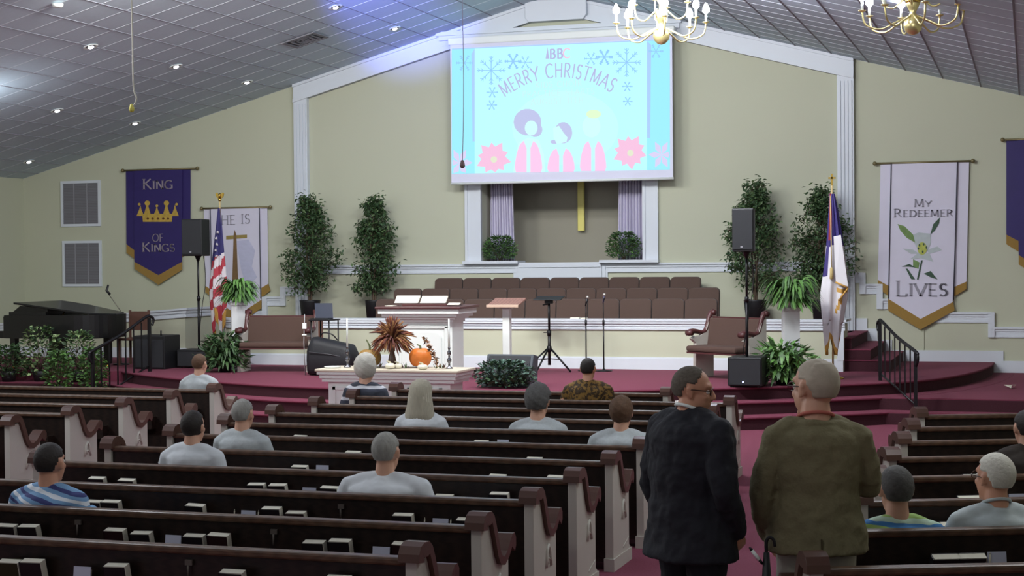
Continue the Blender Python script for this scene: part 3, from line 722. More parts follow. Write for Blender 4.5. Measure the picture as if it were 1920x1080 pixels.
letters(hb, [('HE', 415, 421, 17, 26), ('IS', 452, 419, 17, 17)], BY, M_GREYT, 0.09)
m = MB(); px_poly(m, [(424, 442), (463, 440), (463, 446), (424, 449)], BY, 0.004); part(hb, 'cross_bar_print', m, mat('cross_print_gold', (150, 132, 70), 0.6, 0.2, 20), world=True)
m = MB(); px_poly(m, [(438, 441), (440, 431), (443, 441), (447, 545), (435, 545)], BY - 0.001, 0.004); part(hb, 'cross_post_print', m, mat('cross_print_brown', (118, 92, 60), 0.7, 0.3, 24), world=True)
m = MB(); px_poly(m, [(444, 452), (466, 449), (478, 470), (472, 500), (482, 520), (462, 540), (452, 505), (446, 470)], BY + 0.001, 0.003); part(hb, 'cloth_print', m, mat('cloth_print_blue', (188, 190, 214), 0.7, 0.12, 9, stretch=(1, 1, 3)), world=True)
def cords(r, lines, Y):
    for (x0, y0, x1, y1) in lines:
        m = MB(); m.tube([on_y(x0, y0, Y), on_y(x1, y1, Y)], 0.009, 6); part(r, 'seam_cord', m, M_CORD, world=True)
cords(hb, [(394, 392, 398, 570), (486, 389, 489, 560)], BY)
rb = banner('hanging_banner', 'white satin banner reading My Redeemer Lives with a painted lily', (1640, 306, 1824, 302),
  [(1651, 305), (1672, 305), (1668, 545), (1646, 527)], [(1670, 305), (1796, 304), (1786, 570), (1725, 600), (1665, 562)], [(1793, 304), (1817, 304), (1812, 532), (1789, 540)],
  [(1646, 525), (1668, 537), (1668, 556), (1646, 541)], [(1665, 560), (1726, 598), (1787, 566), (1790, 582), (1726, 618), (1665, 582)], [(1789, 538), (1812, 528), (1812, 542), (1789, 556)], M_SATINW)
cords(rb, [(1671, 305, 1666, 560), (1795, 304, 1788, 562)], BY)
letters(rb, [('MY', 1714, 388, 14, 32), ('REDEEMER', 1676, 407, 15, 110), ('LIVES', 1680, 555, 28, 96)], BY, M_GREYT, 0.13)
G1 = mat('lily_green', (112, 142, 82), 0.7, 0.35, 16); G2 = mat('lily_dark_green', (58, 84, 66), 0.7, 0.35, 16); G3 = mat('lily_petal', (206, 212, 208), 0.7, 0.1, 10); G4 = mat('lily_yellow', (176, 184, 86), 0.7, 0.3, 18)
m = MB(); px_poly(m, [(1683, 420), (1696, 424), (1712, 440), (1716, 455), (1700, 446), (1688, 432)], BY, 0.004); part(rb, 'bud_print', m, G1, world=True); m = MB(); px_poly(m, [(1712, 486), (1724, 492), (1722, 504), (1712, 500)], BY, 0.004); part(rb, 'bud_print', m, G1, world=True)
m = MB()
for P in ([(1744, 440), (1750, 420), (1762, 408), (1761, 418), (1753, 432)], [(1727, 488), (1730, 488), (1722, 524), (1719, 524)], [(1698, 503), (1702, 504), (1716, 524), (1708, 523)], [(1732, 513), (1745, 508), (1758, 524), (1745, 520)], [(1690, 500), (1705, 495), (1718, 502), (1704, 500)]): m = MB(); px_poly(m, P, BY - 0.001, 0.004); part(rb, 'leaf_print', m, G2, world=True)
m = MB()
for P in ([(1712, 440), (1722, 436), (1744, 438), (1746, 455), (1738, 472), (1722, 470), (1714, 455)], [(1692, 466), (1712, 468), (1724, 476), (1708, 476)], [(1738, 468), (1758, 462), (1766, 469), (1742, 476)], [(1706, 486), (1722, 474), (1742, 474), (1750, 491), (1726, 484)]): px_poly(m, P, BY + 0.001, 0.003)
part(rb, 'petal_print', m, mat('lily_petal_shade', (182, 192, 194), 0.7, 0.12, 12), world=True)
m = MB(); px_poly(m, oval(1729, 466, 9, 12, n=14), BY - 0.002, 0.004); part(rb, 'lily_center_print', m, G4, world=True)
m = MB()
for P in ((1724, 460), (1732, 458), (1737, 464), (1722, 466), (1730, 472)): m = MB(); px_poly(m, oval(P[0], P[1], 1.6, 2.6, n=8), BY - 0.004, 0.003); part(rb, 'stamen_print', m, G2, world=True)
pb = banner('hanging_banner', 'plain purple banner with gold hem cut off by the frame beyond the lily banner', (1880, 262, 2015, 258),
  [(1887, 262), (1912, 262), (1910, 455), (1887, 442)], [(1908, 262), (1986, 261), (1986, 483), (1950, 505), (1910, 482)], [(1984, 261), (2004, 261), (2004, 440), (1986, 455)],
  [(1887, 440), (1910, 452), (1910, 472), (1887, 458)], [(1910, 478), (1950, 503), (1986, 480), (1986, 495), (1950, 520), (1910, 496)], [(1986, 453), (2004, 440), (2004, 455), (1986, 468)], M_PURPLE)
m = MB(); m.box((X_at(1731, W) - 0.012, W - 0.02, 0.5), (X_at(1731, W) + 0.012, W, on_y(1731, 612, W).z)); struct('trim_cable_cover', m, M_WALL)

# ceiling fixtures
def on_ceiling(px, py, side=-1):
    d = ray(px, py)      # z = APEX + side*... left side: z = APEX + SLOPE*(x-CX)
    k = SLOPE if side < 0 else -SLOPE
    t = (APEX - k * CX - HC) / (d.z - k * d.x)
    return Vector((0, 0, HC)) + d * t
sp_ = on_ceiling(-60, 170); light('POINT', 'side_lamp', (sp_.x, sp_.y, sp_.z - 0.55), 38, (0.85, 0.93, 1.0), shadow_soft_size=0.2)
spots = [(170, 86), (330, 123), (463, 153), (629, 12), (740, 52), (107, 206), (253, 230), (54, 302)]
words_pos = ['above the hanging cord at the upper left', 'right of the hanging cord', 'nearest the pilaster top', 'topmost of the row by the air vent', 'nearest the projector screen', 'left of the cord end', 'below the cord end', 'lowest, near the left corner']
E_BULB = emat('lit_lamp', (250, 248, 255), 6.0)
rotL = math.atan(SLOPE)
def can(loc, label):
    r = root('ceiling_downlight', label, 'downlight', loc, group='recessed downlights'); r.rotation_euler = (0, -rotL, 0)
    m = MB(); m.lathe([(0.075, -0.002), (0.105, -0.008), (0.11, 0.0), (0.075, 0.0)], seg=20); part(r, 'trim_ring', m, M_WHITE)
    m = MB(); m.lathe([(0.075, -0.004), (0.074, 0.0)], seg=20); part(r, 'can', m, mat('dark_can', (60, 58, 62), 0.5))
    m = MB(); m.ball((0.0, 0, -0.012), (0.045, 0.045, 0.022), 12, 8); part(r, 'lamp', m, E_BULB)
    return r
for (px, py), wl in zip(spots, words_pos):
    p = on_ceiling(px, py); can((p.x, p.y, p.z - 0.01), 'round recessed downlight, ' + wl)
p = on_ceiling(572, 73); v = root('ceiling_air_vent', 'square louvred air vent in the sloping ceiling', 'vent', (p.x, p.y, p.z - 0.012)); v.rotation_euler = (0, -rotL, 0)
m = MB()
for a0, b0 in (((-0.3, -0.3), (0.3, -0.25)), ((-0.3, 0.25), (0.3, 0.3)), ((-0.3, -0.25), (-0.25, 0.25)), ((0.25, -0.25), (0.3, 0.25))): m.box((a0[0], a0[1], -0.02), (b0[0], b0[1], 0.0))
part(v, 'vent_frame', m, mat('vent_grey', (120, 120, 128), 0.6))
m = MB(); m.box((-0.25, -0.25, -0.004), (0.25, 0.25, 0)); part(v, 'vent_backing', m, mat('vent_dark', (58, 58, 66), 0.8))
for q in (0.2, 0.13, 0.06):
    m = MB()
    for a0, b0 in (((-q, -q), (q, -q + 0.03)), ((-q, q - 0.03), (q, q)), ((-q, -q), (-q + 0.03, q)), ((q - 0.03, -q), (q, q))): m.box((a0[0], a0[1], -0.016), (b0[0], b0[1], -0.006))
    part(v, 'louvre', m, mat('vent_louvre', (132, 132, 140), 0.6))
# smoke detector at the top edge
p = on_ceiling(108, 4); m = MB(); m.lathe([(0.0, -0.05), (0.05, -0.05), (0.07, -0.03), (0.075, 0.0), (0.0, 0.0)], c=(p.x, p.y, p.z - 0.02), seg=18)
single('smoke_detector', m, M_WHITE, 'round white smoke detector at the top left edge of the ceiling', 'detector')
# pull cords
def cord(px_top, px_tip, py_tip, Y, mid, r, mcol, mend, label):
    tip = on_y(px_tip, py_tip, Y); top = Vector((X_at(px_top, Y), Y, 0)); top.z = ceil_z(top.x) - 0.02
    t = root('pull_cord', label, 'cord', tuple(top)); pts = [top] + [on_y(a, b, Y) for a, b in mid] + [tip]
    m = MB(); m.tube(catmull(pts, 6), r, 6); part(t, 'cord', m, mcol, world=True)
    m = MB(); m.lathe([(0.0, 0.035), (0.012, 0.03), (0.02, 0.0), (0.022, -0.015), (0.012, -0.03), (0.0, -0.032)], c=tip, seg=12); part(t, 'pull_knob', m, mend, world=True)
    m = MB(); m.lathe([(0.04, 0.0), (0.04, -0.02), (0.01, -0.03)], c=top + Vector((0, 0, 0.01)), seg=14); part(t, 'ceiling_hook', m, M_WHITE, world=True)
cord(247, 247, 203, 11.0, [(247, 10), (250, 155), (256, 185)], 0.006, mat('cream_cord', (206, 202, 188), 0.8), mat('yellow_knob', (206, 196, 90), 0.6), 'cream hanging cord with a yellow end at the upper left')
cord(868, 867, 308, 12.0, [(868, 60), (869, 200)], 0.003, mat('thin_cord', (168, 168, 190), 0.8), mat('brown_knob', (120, 92, 96), 0.6), 'thin hanging cord with a brown end in front of the screen')

# chandeliers
M_CHG = mat('bright_brass', (240, 226, 160), 0.3, 0.04, 8, metal=0.75)
def chandelier(loc, label, energy):
    x, y, z = loc
    r = root('chandelier', label, 'chandelier', loc, group='brass chandeliers')
    m = MB(); m.lathe([(0.0, 0.0), (0.05, 0.015), (0.09, 0.055), (0.105, 0.11), (0.095, 0.16), (0.05, 0.21), (0.03, 0.25), (0.05, 0.29), (0.075, 0.34), (0.07, 0.38), (0.03, 0.44), (0.022, 0.5), (0.05, 0.55), (0.055, 0.6), (0.02, 0.66), (0.015, 0.8)], seg=20); part(r, 'body', m, M_CHG)
    m = MB(); zc = ceil_z(x) - z
    n = int((zc - 0.8) / 0.05)
    for k in range(n):
        m.tube([(0.014 * math.cos(a) * (k % 2), 0.014 * math.cos(a) * (1 - k % 2), 0.8 + k * 0.05 + 0.03 + 0.03 * math.sin(a)) for a in [q * PI / 4 for q in range(9)]], 0.004, 4)
    part(r, 'chain', m, M_GOLD)
    m = MB(); m.lathe([(0.0, zc - 0.08), (0.08, zc - 0.05), (0.09, zc - 0.01), (0.0, zc)], seg=16); part(r, 'canopy', m, M_GOLD)
    for tier, (na, R_, zb, zr, off) in enumerate(((8, 0.56, 0.12, 0.26, 0.3), (4, 0.34, 0.36, 0.5, 0.0))):
        for k in range(na):
            a = 2 * PI * k / na + off; c, s_ = math.cos(a), math.sin(a)
            pts = catmull([(0.05*c, 0.05*s_, zb + 0.09), (0.2*c*R_/0.56, 0.2*s_*R_/0.56, zb + 0.02), (0.36*c*R_/0.56, 0.36*s_*R_/0.56, zb - 0.05), (0.52*c*R_/0.56, 0.52*s_*R_/0.56, zb - 0.0), (R_*c, R_*s_, zr)], 5)
            m = MB(); m.tube(pts, 0.011, 6); m.lathe([(0.012, 0), (0.04, 0.012), (0.044, 0.02), (0.0, 0.02)], c=(R_*c, R_*s_, zr), seg=12)
            arm = part(r, 'arm', m, M_CHG)
            m = MB(); m.tube([(R_*c, R_*s_, zr + 0.02), (R_*c, R_*s_, zr + 0.12)], 0.015, 8); o = part(arm, 'candle_sleeve', m, M_WHITE)
            m = MB(); m.lathe([(0.014, 0.0), (0.042, 0.03), (0.042, 0.07), (0.01, 0.135)], c=(R_*c, R_*s_, zr + 0.12), seg=10); part(arm, 'bulb', m, mat('chandelier_bulb', (232, 232, 255), emit=60.0))
    light('POINT', 'chandelier_light', (x, y, z + 0.75), energy, (0.86, 0.88, 1.0), shadow_soft_size=0.35)
CH = on_y(1240, 84, 19.6)
chandelier(tuple(CH), 'brass chandelier with lit candle bulbs overlapping the projector screen corner', 130)
CH2 = on_y(1712, 66, 18.2)
chandelier(tuple(CH2), 'brass chandelier with lit candle bulbs at the top right, away from the screen', 110)
# ============================================================ CHOIR CHAIRS
def chair_proto(label, loc, group):
    r = root('choir_chair', label, 'chair', loc, 0, group)      # faces -Y, back at +Y
    w2 = 0.255
    m = MB()
    def rr(z0, z1, h, rad_=0.07):
        return [(-h, z0), (h, z0)] + [(h - rad_ + rad_ * math.cos(a), z1 - rad_ + rad_ * math.sin(a)) for a in [q * PI / 12 for q in range(7)]] + [(-h + rad_ + rad_ * math.cos(a), z1 - rad_ + rad_ * math.sin(a)) for a in [PI / 2 + q * PI / 12 for q in range(7)]]
    m.prism([(x, 0.16 + (z - 0.45) * 0.12, z) for x, z in rr(0.42, 0.9, w2)], (0, 0.055, 0)); part(r, 'backrest', m, M_CHAIR, bevel=0.012)
    m = MB(); m.prism([(x, 0.215 + (z - 0.45) * 0.12, z) for x, z in rr(0.40, 0.905, w2 + 0.004)], (0, 0.02, 0)); part(r, 'back_shell', m, M_CHAIR_E, bevel=0.005)
    m = MB(); m.box((-w2 + 0.01, -0.26, 0.38), (w2 - 0.01, 0.2, 0.46)); part(r, 'seat', m, M_CHAIR, bevel=0.03)
    for x in (-w2 + 0.03, w2 - 0.03):
        for y, dy in ((-0.22, -0.03), (0.19, 0.05)):
            m = MB(); m.tube([(x, y + dy, 0), (x, y, 0.39)], 0.013, 6); part(r, 'leg', m, M_METALK)
    return r
rows = [('front', 24.7, 0.67, 703, 1345, 11), ('middle', 25.5, 0.83, 737, 1349, 11), ('back', 26.25, 1.0, 814, 1314, 9)]
ordn = ['first', 'second', 'third', 'fourth', 'fifth', 'sixth', 'seventh', 'eighth', 'ninth', 'tenth', 'eleventh']
ch0 = None
for nm, Y, z, p0, p1, n in rows:
    a, b = X_at(p0, Y + 0.2), X_at(p1, Y + 0.2); st = (b - a) / n
    for k in range(n):
        x = a + st * (k + 0.5); lb = 'brown padded choir chair, %s row of the choir, %s from the left' % (nm, ordn[k]); gp = 'choir chairs behind the white rail'
        if ch0 is None: ch0 = chair_proto(lb, (x, Y, z), gp); ch0.scale = (st / 0.52, 1, 1); c_ = ch0
        else: c_ = dup(ch0, (x, Y, z), None, lb, gp)
        c_.scale = (st / 0.525, 1, 1)

# ============================================================ PEWS
def pew_profile(sc=1.0):   # white end panel outline (u forward, z up)
    return [(-0.0, 0.0), (0.50, 0.0), (0.50, 0.1), (0.465, 0.12), (0.465, 0.585), (0.45, 0.60), (0.42, 0.585), (0.385, 0.555), (0.34, 0.53), (0.30, 0.53), (0.26, 0.55), (0.235, 0.6), (0.205, 0.68), (0.17, 0.745), (0.13, 0.765), (0.0, 0.765), (-0.0, 0.12), (-0.0, 0.1)]
def cap_path(): return [(-0.03, 0.76), (-0.025, 0.80), (0.0, 0.835), (0.05, 0.85), (0.11, 0.845), (0.155, 0.815), (0.19, 0.755), (0.225, 0.68), (0.255, 0.61), (0.285, 0.572), (0.325, 0.562), (0.375, 0.585), (0.43, 0.635), (0.47, 0.665), (0.505, 0.665), (0.53, 0.635), (0.53, 0.59), (0.51, 0.56)]
def end_meshes(hw=0.03, cw=0.055):
    m = MB(); m.prism([(-hw, u, z) for u, z in pew_profile()], (2*hw, 0, 0)); e = mesh_of('end_panel', m, M_PEWW)
    m = MB(); P = cap_path(); n = len(P); vs = []
    for i, (u, z) in enumerate(P):
        t = Vector(P[min(i+1, n-1)]) - Vector(P[max(i-1, 0)]); t.normalize(); nn = Vector((-t.y, t.x)) * -1
        th = 0.05 if 3 < i < n - 3 else 0.06
        if i < 5: th = 0.075
        o = Vector((u, z)); inn = o + Vector((t.y, -t.x)) * th
        for x, q in ((-cw, o), (cw, o), (cw, inn), (-cw, inn)): vs.append((x, q.x, q.y))
    fs = []
    for i in range(n - 1):
        for k in range(4): l = (k+1) % 4; fs.append((i*4+k, i*4+l, (i+1)*4+l, (i+1)*4+k))
    fs += [(0, 1, 2, 3), tuple((n-1)*4+k for k in (3, 2, 1, 0))]
    m.add(vs, fs, 0, False); c = mesh_of('end_cap', m, M_CAP)
    m = MB()     # carved arch emblem with two feet
    pts = [(0.0, 0.0), (0.012, 0.05), (0.022, 0.09), (0.045, 0.115), (0.068, 0.09), (0.078, 0.05), (0.09, 0.0)]
    m.tube([(0, u * 1.15, z * 1.15) for u, z in pts], 0.012, 6); m.tube([(0, 0.02, 0.04), (0, 0.05, 0.055), (0, 0.08, 0.04)], 0.008, 5); m.ball((0, 0.045, 0.035), (0.006, 0.014, 0.02), 8, 6)
    em = mesh_of('carved_emblem', m, M_PEWW)
    m = MB(); m.box((-hw - 0.008, -0.012, 0), (hw + 0.008, 0.515, 0.09)); m.prism([(-hw - 0.004, 0.28, 0.12), (-hw - 0.004, 0.44, 0.165), (-hw - 0.004, 0.44, 0.178), (-hw - 0.004, 0.28, 0.133)], (2*hw + 0.008, 0, 0)); pl = mesh_of('end_plinth', m, M_PEWW)
    return e, c, em, pl
END_ME, CAP_ME, EMB_ME, PLI_ME = end_meshes()
def put_mesh(parent, name, me, loc=(0, 0, 0), bevel=0.0):
    o = bpy.data.objects.new(name, me); COL.objects.link(o); o.parent = parent; o.location = loc; mods(o, bevel); return o
body_cache = {}
def pew(loc, L, rz, label, group, ends=(True, True), book_rack=True):
    """local: X runs along the pew from 0 to L, u (forward) = +Y, origin at rear of first end"""
    r = root('church_pew', label, 'pew', loc, rz, group)
    key = round(L, 3)
    if key not in body_cache:
        ms = {}
        m = MB(); m.prism([(0.03, 0.015, 0.1), (0.03, 0.04, 0.1), (0.03, 0.115, 0.765), (0.03, 0.09, 0.765)][::-1], (L - 0.06, 0, 0)) if False else m.prism([(0.03, 0.03, 0.06), (0.03, 0.06, 0.06), (0.03, 0.06, 0.745), (0.03, 0.03, 0.745)], (L - 0.06, 0, 0)); ms['back_panel'] = (mesh_of('back_panel', m, M_WOOD), 0)
        m = MB(); m.box((0.03, 0.005, 0.735), (L - 0.03, 0.085, 0.775)); ms['top_rail'] = (mesh_of('top_rail', m, M_RAIL), 0.012)
        m = MB(); m.prism([(0.03, 0.07, 0.40), (0.03, 0.46, 0.40), (0.03, 0.475, 0.43), (0.03, 0.46, 0.465), (0.03, 0.12, 0.44), (0.03, 0.07, 0.44)], (L - 0.06, 0, 0)); ms['seat_cushion'] = (mesh_of('seat_cushion', m, M_SEAT), 0.012)
        m = MB(); m.box((0.03, 0.08, 0.35), (L - 0.03, 0.44, 0.40)); m.box((0.03, 0.40, 0.28), (L - 0.03, 0.42, 0.35)); ms['seat_board'] = (mesh_of('seat_board', m, M_WOOD), 0)
        m = MB(); m.prism([(0.03, 0.061, 0.44), (0.03, 0.10, 0.44), (0.03, 0.078, 0.72), (0.03, 0.061, 0.72)], (L - 0.06, 0, 0)); ms['back_cushion'] = (mesh_of('back_cushion', m, M_SEAT), 0.006)
        body_cache[key] = ms
    for k, (me, bv) in body_cache[key].items(): put_mesh(r, k, me, bevel=bv)
    for i, x in enumerate((0.0, L)):
        if ends[i]:
            e = put_mesh(r, 'end_panel', END_ME, (x, 0, 0), 0.006); put_mesh(r, 'end_cap', CAP_ME, (x, 0, 0), 0.008)
            o = bpy.data.objects.new('carved_emblem', EMB_ME); COL.objects.link(o); o.parent = e; o.location = (0.032 if i else -0.032, 0.24, 0.335)
            o = bpy.data.objects.new('end_plinth', PLI_ME); COL.objects.link(o); o.parent = e
    if book_rack:
        k = 'rack%.3f' % L
        if k not in body_cache:
            m = MB(); n = max(2, int(L / 1.1)); 
            body_cache[k] = n
        n = body_cache[k]
        for q in range(n):
            cx_ = (q + 0.5) * L / n
            m = MB(); m.box((cx_ - 0.42, -0.06, 0.43), (cx_ + 0.42, 0.03, 0.445)); m.box((cx_ - 0.42, -0.065, 0.43), (cx_ + 0.42, -0.055, 0.52)); m.box((cx_ - 0.43, -0.065, 0.43), (cx_ - 0.42, 0.03, 0.56)); m.box((cx_ + 0.42, -0.065, 0.43), (cx_ + 0.43, 0.03, 0.56))
            if q == 0 and ('rk' not in body_cache):
                pass
            part(r, 'book_rack', m, M_WOOD)
    return r
PX_AISLE = -2.83
cen = []; LC = 4.05
rowname = ['nearest', 'second nearest', 'third nearest', 'fourth nearest', 'fifth nearest', 'sixth nearest', 'seventh nearest', 'eighth nearest', 'ninth nearest', 'tenth nearest']
for k in range(10):
    Y = 7.10 + 0.945 * k
    cen.append(pew((PX_AISLE - LC, Y, 0), LC, 0, 'dark wooden pew with white ends left of the aisle, %s row' % rowname[k], 'pews of the middle section'))
cen.append(pew((PX_AISLE - LC + 0.1, 16.55, 0), LC - 0.95, 0, 'dark wooden pew left of the aisle, the short front row before the stage', 'pews of the middle section'))
RZ = rad(22.0); rgt = []
for k in range(8):
    Y = 7.34 + 1.06 * k
    rgt.append(pew((-0.93, Y, 0), 4.1, RZ, 'dark wooden pew right of the aisle, slanting away, %s row' % rowname[k], 'pews of the right section'))
lft = []
for k in range(6):
    Y = 11.3 + 0.945 * k
    lft.append(pew((-8.78 - 3.6, Y, 0), 3.6, 0, 'dark wooden pew with white ends beyond the far left aisle, %s row' % rowname[k], 'pews of the left section'))

# books and cards: positions read along each pew back
BK_ME = {}
def book_meshes(cov):
    m = MB(); m.box((-0.062, 0.0, 0.0), (0.062, 0.044, 0.205)); pg = mesh_of('page_block', m, M_PAPER)
    m = MB(); m.box((-0.066, -0.004, -0.002), (0.058, 0.0, 0.201)); m.box((-0.066, 0.044, -0.002), (0.064, 0.047, 0.207)); m.box((-0.068, -0.004, -0.002), (-0.062, 0.047, 0.203)); cv = mesh_of('hardback_cover', m, cov)
    return pg, cv
for kname, mm in (('black', M_HYMNK), ('maroon', M_HYMNM), ('green', M_HYMNG)): BK_ME[kname] = book_meshes(mm)
m = MB(); m.box((-0.05, 0, 0), (0.05, 0.006, 0.13)); CARD_ME = mesh_of('visitor_card', m, M_CARD)
m = MB(); m.box((-0.045, 0.0065, 0.0), (0.045, 0.02, 0.115)); CARD2_ME = mesh_of('card_stack', m, M_PAPER)
m = MB(); m.tube([(0, 0, 0), (0, 0, 0.14)], 0.004, 6); m.tube([(0, 0, 0.14), (0, 0, 0.152)], [0.004, 0.0008], 6); PEN_ME = mesh_of('pencil', m, mat('pencil_cream', (196, 190, 170), 0.5))
m = MB(); m.box((-0.02, -0.01, 0), (0.02, 0.004, 0.028)); m.tube([(0, -0.012, 0.0), (0, -0.012, -0.06)], 0.006, 6); PLATE_ME = mesh_of('communion_cup_holder', m, mat('cup_holder_grey', (92, 84, 78), 0.5))
def rack_x(row, px, z, right=False):
    """local x along the pew whose rear face shows at photo column px"""
    ry = row.location
    if not right:
        return X_at(px, ry.y - 0.04) - ry.x, None
    c_, s_ = math.cos(RZ), math.sin(RZ); d = ray(px, 540); k = d.x / d.y
    # point = loc + t*(c,s) - 0.04*(-s,c)
    ox, oy = ry.x + 0.04 * s_, ry.y - 0.04 * c_
    return (k * oy - ox) / (c_ - k * s_), None
def place_item(kind, row, rowlab, px, top, where, right=False, lean=0.0):
    """top = height of its upper edge"""
    lx, _ = rack_x(row, px, top, right)
    base = row.matrix_basis if False else Matrix.Translation(row.location) @ Matrix.Rotation(row.rotation_euler.z, 4, 'Z')
    zb = 0.446
    h = {'card': 0.13, 'pencil': 0.152}.get(kind, 0.205)
    if kind in ('card', 'pencil'): zb = max(0.446, top - h)
    p = base @ Vector((lx, -0.02 if kind in ('black', 'maroon', 'green') else -0.05, zb)); rz = row.rotation_euler.z
    if kind == 'card':
        o = bpy.data.objects.new('visitor_card', CARD_ME); COL.objects.link(o); setp(o, 'white card in the rack, %s, %s' % (rowlab, where), 'card', 'cards in the pew racks')
        o.location = p; o.rotation_euler = (-0.12, 0, rz); q = bpy.data.objects.new('card_stack', CARD2_ME); COL.objects.link(q); q.parent = o
    elif kind == 'pencil':
        o = bpy.data.objects.new('pencil', PEN_ME); COL.objects.link(o); setp(o, 'short pale pencil, %s, %s' % (rowlab, where), 'pencil', 'pencils in the pew racks'); o.location = p; o.rotation_euler = (-0.05, 0.06, rz)
    elif kind == 'plate':
        p = base @ Vector((lx, 0.02, top)); o = bpy.data.objects.new('communion_cup_holder', PLATE_ME); COL.objects.link(o); setp(o, 'small grey cup holder fixed under the rail, %s' % rowlab, 'holder', 'cup holders on the pews'); o.location = p; o.rotation_euler = (0, 0, rz)
    else:
        pg, cv = BK_ME[kind]; sz = top - zb; s = min(1.15, max(0.8, sz / 0.205))
        o = bpy.data.objects.new('hymnal', None); COL.objects.link(o); setp(o, '%s hymnal, pale pages, %s, %s' % (kind, rowlab, where), 'book', 'hymnals in the pew racks')
        o.location = p; o.rotation_euler = (0.24 if not right else 0.42, lean, rz); o.scale = (1.0 if not right else 1.15, 1, s)
        put_mesh(o, 'page_block', pg); put_mesh(o, 'hardback_cover', cv)
def zt(px, py, row, right=False):
    Yr = row.location.y if not right else row.location.y + 0.35
    return min(0.72, max(0.6, on_y(px, py, row.location.y - 0.04).z)) if not right else 0.655
seq = [
 (0, 'nearest pew', [('green', 14, 1050), ('black', 58, 1049), ('card', 146, 1062), ('black', 216, 1057), ('black', 432, 1069), ('black', 632, 1074), ('plate', 337, 1047), ('pencil', 580, 1076)]),
 (1, 'second nearest pew', [('black', 9, 983), ('black', 52, 984), ('maroon', 213, 991), ('black', 263, 997), ('card', 318, 1003), ('black', 361, 1002), ('maroon', 406, 1000), ('black', 587, 1014), ('black', 636, 1011), ('card', 709, 1025), ('maroon', 752, 1017), ('plate', 130, 972), ('plate', 500, 989)]),
 (2, 'third nearest pew', [('black', 171, 938), ('black', 206, 938), ('black', 362, 945), ('pencil', 433, 948), ('card', 460, 957), ('pencil', 478, 952), ('black', 508, 950), ('maroon', 553, 959), ('black', 754, 963), ('pencil', 790, 966), ('card', 821, 972), ('pencil', 839, 970), ('black', 872, 972), ('plate', 628, 945)]),
 (3, 'fourth nearest pew', [('black', 180, 892), ('black', 235, 898), ('black', 480, 906), ('black', 520, 905), ('card', 575, 914), ('black', 615, 912), ('black', 830, 928), ('black', 935, 920)]),
 (4, 'fifth nearest pew', [('black', 310, 860), ('black', 560, 868), ('card', 600, 872), ('black', 930, 890), ('black', 1040, 892)]),
 (5, 'sixth nearest pew', [('black', 420, 838), ('black', 660, 846), ('black', 1000, 858)]),
 (6, 'seventh nearest pew', [('black', 560, 808), ('black', 900, 820), ('card', 940, 824)]),
]
for ri, lab, items in seq:
    cnt = {}
    for kind, px, py in items:
        cnt[kind] = cnt.get(kind, 0) + 1
        where = '%s %s from the left' % (ordn[cnt[kind] - 1], {'card': 'card', 'pencil': 'pencil', 'plate': 'holder'}.get(kind, kind + ' book'))
        if kind == 'plate': place_item(kind, cen[ri], '%s, %s' % (lab, where), px, 0.68, where)
        else: place_item(kind, cen[ri], 'middle %s' % lab, px, zt(px, py, cen[ri]) if kind not in ('pencil',) else 0.66, where, lean=random.uniform(-0.03, 0.03))
seqr = [
 (1, 'second nearest pew', [('black', 1767, 1043), ('black', 1815, 1040), ('card', 1868, 1046), ('pencil', 1851, 1042)]),
 (2, 'third nearest pew', [('black', 1780, 930), ('black', 1820, 930), ('black', 1914, 930)]),
 (3, 'fourth nearest pew', [('black', 1811, 890), ('card', 1905, 888)]),
 (4, 'fifth nearest pew', [('black', 1820, 856)]),
 (6, 'seventh nearest pew', [('black', 1852, 800)]),
]
for ri, lab, items in seqr:
    cnt = {}
    for kind, px, py in items:
        cnt[kind] = cnt.get(kind, 0) + 1
        place_item(kind, rgt[ri], 'right %s' % lab, px, 0.66, '%s %s from the aisle' % (ordn[cnt[kind] - 1], 'card' if kind == 'card' else 'pencil' if kind == 'pencil' else 'book'), True)

